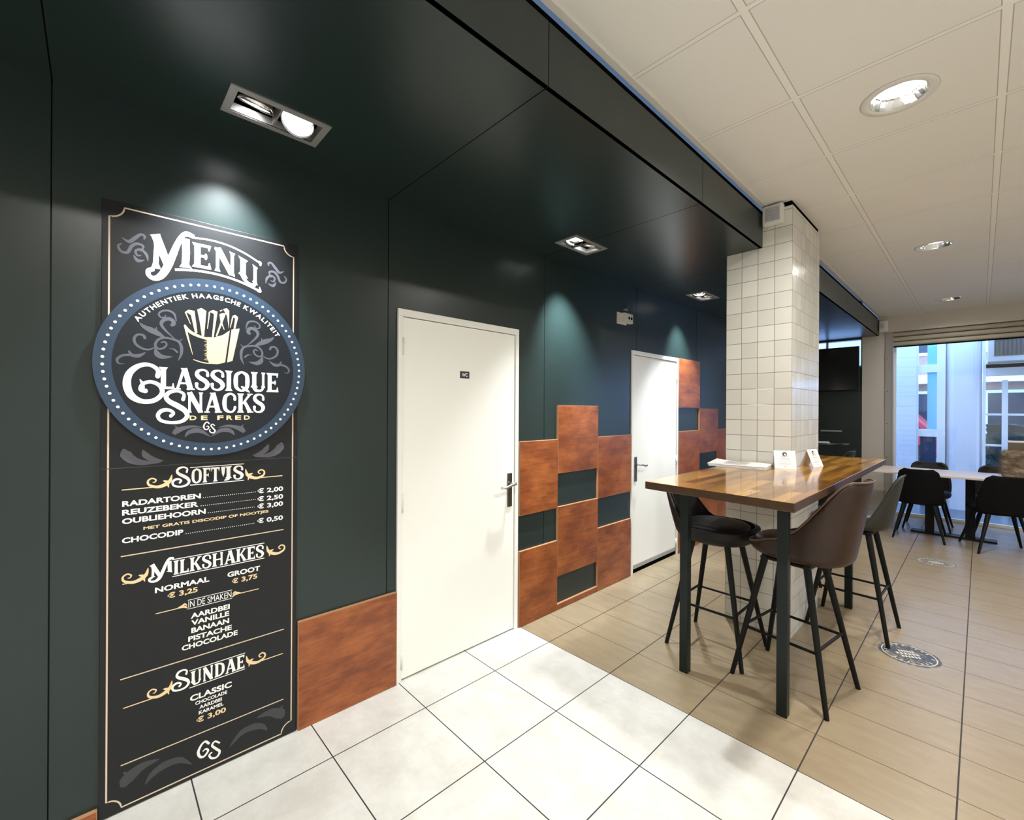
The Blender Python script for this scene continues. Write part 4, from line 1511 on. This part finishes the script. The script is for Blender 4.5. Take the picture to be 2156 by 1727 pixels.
# ================================================================== DINING GROUP AT THE WINDOW
def dining_chair(label, mat, group='upholstered chairs at the window table'):
    """faces +x; origin on the floor"""
    t = thing('dining_chair', label, 'chair', (0, 0, 0), 0, group)
    mb = MB()
    nu, nv = 20, 14
    vs, fs = [], []
    for j in range(nv + 1):
        v = j / nv
        hw = 0.205 + 0.020 * sin(pi * min(1, v * 1.3)) - 0.030 * v
        if v > 0.84:
            q = (v - 0.84) / 0.16
            hw -= 0.055 * (1 - math.sqrt(max(0, 1 - q * q)))
        if v < 0.14:
            q = (0.14 - v) / 0.14
            hw -= 0.060 * (1 - math.sqrt(max(0, 1 - q * q)))
        for i in range(nu + 1):
            u = -1 + 2 * i / nu
            x = -0.195 - 0.075 * v + 0.085 * abs(u) ** 2.4 * (1 - 0.35 * v)
            vs.append((x, u * hw, 0.425 + 0.425 * v))
    for j in range(nv):
        for i in range(nu):
            a_ = j * (nu + 1) + i
            fs.append((a_, a_ + 1, a_ + nu + 2, a_ + nu + 1))
    mb.add(vs, fs)
    bk = mb.build('backrest', mat, t, smooth=True)
    so = bk.modifiers.new('thick', 'SOLIDIFY')
    so.thickness = 0.034
    so.offset = 0
    bv = bk.modifiers.new('round', 'BEVEL')
    bv.width = 0.012
    bv.segments = 2
    mb = MB()
    rows = []
    n = 36
    for sc, z in ((0.0, 0.425), (0.88, 0.425), (0.97, 0.440), (1.0, 0.462), (0.97, 0.486), (0.86, 0.498), (0.4, 0.503), (0.0, 0.503)):
        r_ = []
        for i in range(n):
            a_ = 2 * pi * i / n
            c_, s_ = cos(a_), sin(a_)
            r_.append((0.015 + math.copysign(abs(c_) ** 0.6, c_) * 0.222 * sc, math.copysign(abs(s_) ** 0.6, s_) * 0.225 * sc, z))
        rows.append(r_)
    mb.add([p for r_ in rows for p in r_], [(r_ * n + i, r_ * n + (i + 1) % n, (r_ + 1) * n + (i + 1) % n, (r_ + 1) * n + i) for r_ in range(len(rows) - 1) for i in range(n)])
    mb.build('seat', mat, t, smooth=True)
    for sx in (1, -1):
        for sy in (1, -1):
            mb = MB()
            mb.bar((sx * 0.15, sy * 0.13, 0.43), (sx * 0.245, sy * 0.228, 0.0), 0.021, 0.010, 12)
            mb.build('leg', M['blackmetal'], t, smooth=False)
    return t


c1 = dining_chair('black chair with its back to us at the left of the window table', M['blackfab'])
c1.location, c1.rotation_euler = (1.722, 7.345, 0), (0, 0, pi / 2 + 0.02)
c2 = dup(c1, (2.385, 7.270, 0), pi / 2 + 0.30, 'black chair with its back to us at the right edge of the picture')
c2.scale = (1.08, 1.12, 1.0)
c3 = dining_chair('dark grey chair facing us behind the window table, under the window column', M['greyfab'])
c3.location, c3.rotation_euler = (1.755, 8.02, 0), (0, 0, -pi / 2)
dup(c3, (2.395, 8.02, 0), -pi / 2, 'dark grey chair facing us behind the window table, beside the furry box')

t = thing('dining_table', 'pale wood dining table on black pedestal by the shop window', 'table', (1.98, 7.66, 0))
mb = MB()
mb.box(-0.725, 0.725, -0.385, 0.385, 0.757, 0.780)
mb.build('table_top', M['pinkwood'], t, bevel=0.003)
for x in (-0.185, 0.170):
    mb = MB()
    mb.box(x - 0.042, x + 0.042, -0.042, 0.042, 0.02, 0.757)
    mb.build('pedestal', M['blackmetal'], t, bevel=0.003)
mb = MB()
mb.box(-0.36, 0.39, -0.055, 0.10, 0.0, 0.021)
mb.build('foot_plate', M['blackmetal'], t, bevel=0.003)

t = thing('furry_box', 'brown mottled furry box standing on the window table at the picture edge', 'box', (2.575, 7.62, 0.7805))
bm = bmesh.new()
bmesh.ops.create_cube(bm, size=1.0)
bmesh.ops.subdivide_edges(bm, edges=bm.edges[:], cuts=14, use_grid_fill=True)
for v in bm.verts:
    p = v.co.copy()
    q = Vector((math.copysign(min(abs(p.x), 0.5), p.x), p.y, p.z))
    l = (abs(q.x) ** 8 + abs(q.y) ** 8 + abs(q.z) ** 8) ** (1 / 8) * 2
    q = q / max(l, 1e-6) if l > 1e-6 else q
    k = 1 + 0.02 * sin(p.x * 31 + p.z * 17) * cos(p.y * 23 + p.z * 29)
    v.co = Vector((q.x * 0.345 * k, q.y * 0.26 * k, (q.z + 0.5) * 0.315))
me = bpy.data.meshes.new('fur_cover')
bm.to_mesh(me)
bm.free()
me.materials.append(M['fur'])
for p in me.polygons:
    p.use_smooth = True
o = bpy.data.objects.new('fur_cover', me)
col.objects.link(o)
o.parent = t
ps = o.modifiers.new('fuzz', 'PARTICLE_SYSTEM').particle_system
st = ps.settings
st.type = 'HAIR'
st.count = 2600
st.hair_length = 0.022
st.brownian_factor = 0.02
st.child_type = 'NONE'
st.root_radius = 0.25
st.radius_scale = 0.006
t = thing('storage_box', 'small dark box with pale lid behind the furry box', 'box', (2.555, 7.88, 0.7805))
mb = MB()
mb.box(-0.10, 0.10, -0.06, 0.06, 0, 0.395)
mb.build('box_body', M['grille'], t, bevel=0.004)
mb = MB()
mb.box(-0.107, 0.107, -0.066, 0.066, 0.395, 0.415)
mb.build('lid', M['paper'], t, bevel=0.003)

# ================================================================== DARK CORNER BEHIND THE PILLAR
t = thing('wall_screen', 'large black glossy screen hanging in the dark corner', 'screen', (0.52, YW, 1.845))
mb = MB()
mb.box(-0.44, 0.462, -0.315, -0.270, 0.0, 0.668)
sc_ = mb.build('bezel', M['blackmetal'], t, bevel=0.006)
mb = MB()
mb.box(-0.425, 0.447, -0.3165, -0.3148, 0.016, 0.652)
mb.build('display', M['screen'], t)
mb = MB()
mb.bar((0, -0.272, 0.25), (0, -0.0005, 0.25), 0.03)
mb.box(-0.15, 0.15, -0.012, -0.0005, 0.10, 0.36)
mb.build('wall_mount', M['blackmetal'], t)

t = thing('round_bar_table', 'small round black high table in the dark corner', 'table', (0.52, 7.62, 0))
mb = MB()
mb.lathe((0, 0, 0), [(0.448, 1.068), (0.455, 1.074), (0.455, 1.086), (0.449, 1.092)], 48, cap0=True, cap1=True)
mb.build('table_top', M['tabledark'], t)
mb = MB()
mb.lathe((0, 0, 0), [(0.035, 0.02), (0.035, 1.067)], 20, cap0=True, cap1=True)
mb.build('pedestal', M['blackmetal'], t, smooth=True)
mb = MB()
mb.lathe((0, 0, 0), [(0.17, 0.0), (0.17, 0.012), (0.05, 0.03)], 32, cap0=True, cap1=True)
mb.build('foot_plate', M['blackmetal'], t)
t = thing('menu_sheet', 'white menu sheet lying on the small round table', 'paper', (0.64, 7.50, 1.0925), 0.3)
mb = MB()
mb.box(-0.13, 0.13, -0.09, 0.09, 0.0, 0.008)
mb.build('sheet', M['paper'], t)
t = thing('cable_duct', 'thin pale cable duct low on the dark end wall', 'cable duct', (0.585, YW, 1.208))  # added strip in place of a bright reflection on the wall
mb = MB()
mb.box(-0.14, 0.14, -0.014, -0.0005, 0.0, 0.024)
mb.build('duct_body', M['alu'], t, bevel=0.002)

# ================================================================== FLOOR DECALS
for x, y, mat, lab in ((1.925, 3.735, 'decal', 'worn blue-grey round sticker on the brown floor beside the bar table'), (1.925, 6.215, 'decal2', 'faded grey round sticker on the brown floor near the window chairs')):
    t = thing('floor_sticker', lab, 'floor sticker', (x, y, 0), 0.5, 'round stickers on the brown floor')
    mb = MB()
    n = 64
    mb.add([(0.150 * cos(2 * pi * i / n), 0.150 * sin(2 * pi * i / n), 0.0012) for i in range(n)], [tuple(range(n))])
    mb.build('sticker_disc', M[mat], t, recalc=False)
    mb = MB()
    vs = [(r * cos(2 * pi * i / n), r * sin(2 * pi * i / n), 0.0016) for r in (0.128, 0.134) for i in range(n)]
    mb.add(vs, [(i, (i + 1) % n, n + (i + 1) % n, n + i) for i in range(n)])
    for i in range(22):
        q = 2 * pi * i / 22
        for r, h_, w_ in ((0.104, 0.016, 0.008),):
            ps = []
            for dr, dt in ((0, -1), (0, 1), (1, 1), (1, -1)):
                rr = r + dr * h_
                ps.append((rr * cos(q) - dt * w_ / 2 * sin(q), rr * sin(q) + dt * w_ / 2 * cos(q), 0.0016))
            if i % 4:
                mb.add(ps, [(0, 1, 2, 3)])
    for i, (a_, b_) in enumerate(((-0.05, 0.05), (-0.065, 0.06), (-0.04, 0.045))):
        for k in range(6):
            x0 = a_ + (b_ - a_) * k / 6
            mb.box(x0, x0 + (b_ - a_) / 9, -0.045 + i * 0.034, -0.022 + i * 0.034, 0.0013, 0.0017)
    mb.build('sticker_print', M['decalink'], t, recalc=False)

# ================================================================== OUTSIDE
mb = MB()
mb.box(-6, 12, 8.80, 30, -0.14, -0.01)
struct('pavement', mb, M['paving'], 'dark wet paving outside the shop window', 'pavement')
YP = 9.90
t = tag(thing('porch_siding', 'white horizontal siding panel outside the window, left of the side sash', 'wall'), kind='structure')
mb = MB()
for i in range(40):
    mb.box(-0.6, 1.500, YP + (0.0012 if i % 2 else 0.0), YP + 0.10, -0.01 + i * 0.082, -0.01 + i * 0.082 + 0.0815)
mb.build('siding_board', M['siding'], t)
t = tag(thing('porch_column', 'broad white column outside in the middle of the window view', 'column'), kind='structure')
mb = MB()
prof = []
for k in range(24):
    q = 2 * pi * k / 24
    c_, s_ = cos(q), sin(q)
    prof.append((2.045 + 0.205 * math.copysign(abs(c_) ** 0.5, c_), YP + 0.18 + 0.18 * math.copysign(abs(s_) ** 0.5, s_)))
mb.prism(prof, -0.01, 3.4)
mb.build('column_shaft', M['siding'], t, smooth=False)
t = tag(thing('window_3', 'narrow side sash outside between the siding and the column', 'window'), kind='structure')
mb = MB()
mb.box(1.745, 1.842, YP, YP + 0.10, -0.01, 3.2)
mb.box(1.521, 1.744, YP + 0.025, YP + 0.075, 2.18, 2.31)
mb.box(1.521, 1.744, YP + 0.025, YP + 0.075, 1.13, 1.25)
mb.box(1.5005, 1.520, YP + 0.02, YP + 0.08, -0.01, 3.2)
mb.build('window_frame', M['frame'], t)
mb = MB()
mb.box(1.628, 1.745, YP + 0.045, YP + 0.05, 1.25, 3.2)
mb.build('pane', M['skyglass'], t)
mb = MB()
mb.box(1.545, 1.735, YP + 0.045, YP + 0.06, -0.01, 1.13)
mb.build('lower_panel', M['navy'], t)
t = tag(thing('door_3', 'glazed street door right of the white column', 'door'), kind='structure')
mb = MB()
mb.box(2.252, 2.285, YP + 0.02, YP + 0.09, -0.01, 3.2)
mb.box(2.450, 2.512, YP + 0.03, YP + 0.09, -0.01, 2.02)
mb.box(2.286, 3.60, YP + 0.035, YP + 0.085, 1.485, 1.515)
mb.box(2.286, 3.60, YP + 0.035, YP + 0.085, 1.015, 1.045)
mb.box(2.286, 3.60, YP + 0.025, YP + 0.10, 2.085, 2.205)
mb.build('door_frame', M['frame'], t)
mb = MB()
mb.box(2.285, 3.60, YP + 0.01, YP + 0.11, 2.212, 2.265)
mb.build('transom', M['blackmetal'], t)
mb = MB()
mb.box(2.285, 3.60, YP + 0.055, YP + 0.060, -0.01, 2.085)
mb.build('pane', M['glass'], t)
t = thing('air_conditioner', 'grey air conditioner with brown louvre grille above the street door', 'air conditioner', (2.90, YP, 2.275))
mb = MB()
mb.box(-0.60, 0.60, -0.30, 0.10, 0.0, 0.50)
mb.build('case', M['post'], t, bevel=0.01)
mb = MB()
mb.box(-0.535, 0.54, -0.306, -0.299, 0.085, 0.42)
gr = mb.build('grille', M['grille'], t)
for i in range(26):
    x = -0.53 + i * 0.041
    mb = MB()
    mb.box(x, x + 0.010, -0.312, -0.305, 0.085, 0.42)
    mb.build('slat', M['bronze'], gr)

# street behind: facade, hedge, parked cars
t = thing('street_building', 'pale brick building with shop windows across the street', 'building', (3.0, 22.0, -0.01))
mb = MB()
mb.box(-9, 9, 0, 4, 0, 5.6)
mb.build('facade', M['brick'], t)
for i in range(7):
    x = -8.2 + i * 2.5
    mb = MB()
    mb.box(x, x + 1.8, -0.06, 0.02, 0.5, 2.3)
    f_ = mb.build('shop_window', M['frame'], t)
    mb = MB()
    mb.box(x + 0.1, x + 1.7, -0.08, -0.055, 0.6, 2.2)
    mb.build('pane', M['darkglass'], f_)
    mb = MB()
    mb.box(x, x + 1.6, -0.05, 0.02, 3.6, 5.2)
    f_ = mb.build('upper_window', M['frame'], t)
    mb = MB()
    mb.box(x + 0.1, x + 1.5, -0.07, -0.045, 3.7, 5.1)
    mb.build('pane', M['darkglass'], f_)
mb = MB()
mb.box(-9, 9, -0.7, 0.0, 2.55, 2.85)
mb.build('awning', M['siding'], t)


def car(label, mat, x, y, L_, H_):
    t = thing('parked_car', label, 'car', (x, y, -0.01), 0, 'cars parked in the street')
    mb = MB()
    pf = [(-L_ / 2, 0.35), (-L_ / 2, 0.75), (-L_ / 2 + 0.15, 0.85), (-L_ * 0.30, 0.92), (-L_ * 0.18, H_), (L_ * 0.28, H_), (L_ * 0.42, 0.95), (L_ / 2, 0.85), (L_ / 2, 0.35), (L_ * 0.4, 0.22), (-L_ * 0.4, 0.22)]
    vs = [(u, -0.85, v) for u, v in pf] + [(u, 0.85, v) for u, v in pf]
    n = len(pf)
    mb.add(vs, [tuple(range(n)), tuple(range(2 * n - 1, n - 1, -1))] + [(i, (i + 1) % n, n + (i + 1) % n, n + i) for i in range(n)])
    mb.build('car_body', mat, t, bevel=0.05)
    mb = MB()
    mb.add([(-L_ * 0.26, -0.862, 0.96), (L_ * 0.36, -0.862, 0.98), (L_ * 0.26, -0.862, H_ - 0.08), (-L_ * 0.165, -0.862, H_ - 0.08)], [(0, 1, 2, 3)])
    mb.build('side_window', M['darkglass'], t)
    for xx in (-L_ * 0.31, L_ * 0.31):
        mb = MB()
        mb.bar((xx, -0.87, 0.31), (xx, -0.66, 0.31), 0.31, n=24)
        mb.build('wheel', M['rubber'], t)
    return t


car('dark car parked in the street behind the glazed door', M['carbody'], 4.1, 17.0, 4.2, 1.50)
car('red car parked across the street, seen in the side sash', M['redcar'], -0.4, 18.2, 4.2, 1.60)
mb = MB()
bm = bmesh.new()
bmesh.ops.create_cube(bm, size=1.0)
bmesh.ops.subdivide_edges(bm, edges=bm.edges[:], cuts=12, use_grid_fill=True)
rnd = random.Random(2)
for v in bm.verts:
    v.co = Vector((v.co.x * 2.2 + rnd.uniform(-.06, .06), v.co.y * 0.6 + rnd.uniform(-.06, .06), (v.co.z + 0.5) * 1.28 + rnd.uniform(-.05, .05) * (v.co.z > -0.4)))
me = bpy.data.meshes.new('hedge')
bm.to_mesh(me)
bm.free()
me.materials.append(M['hedge'])
o = bpy.data.objects.new('hedge', me)
col.objects.link(o)
o.location = (3.45, 12.6, -0.01)
tag(o, 'dark clipped hedge just outside the glazed street door', 'hedge')
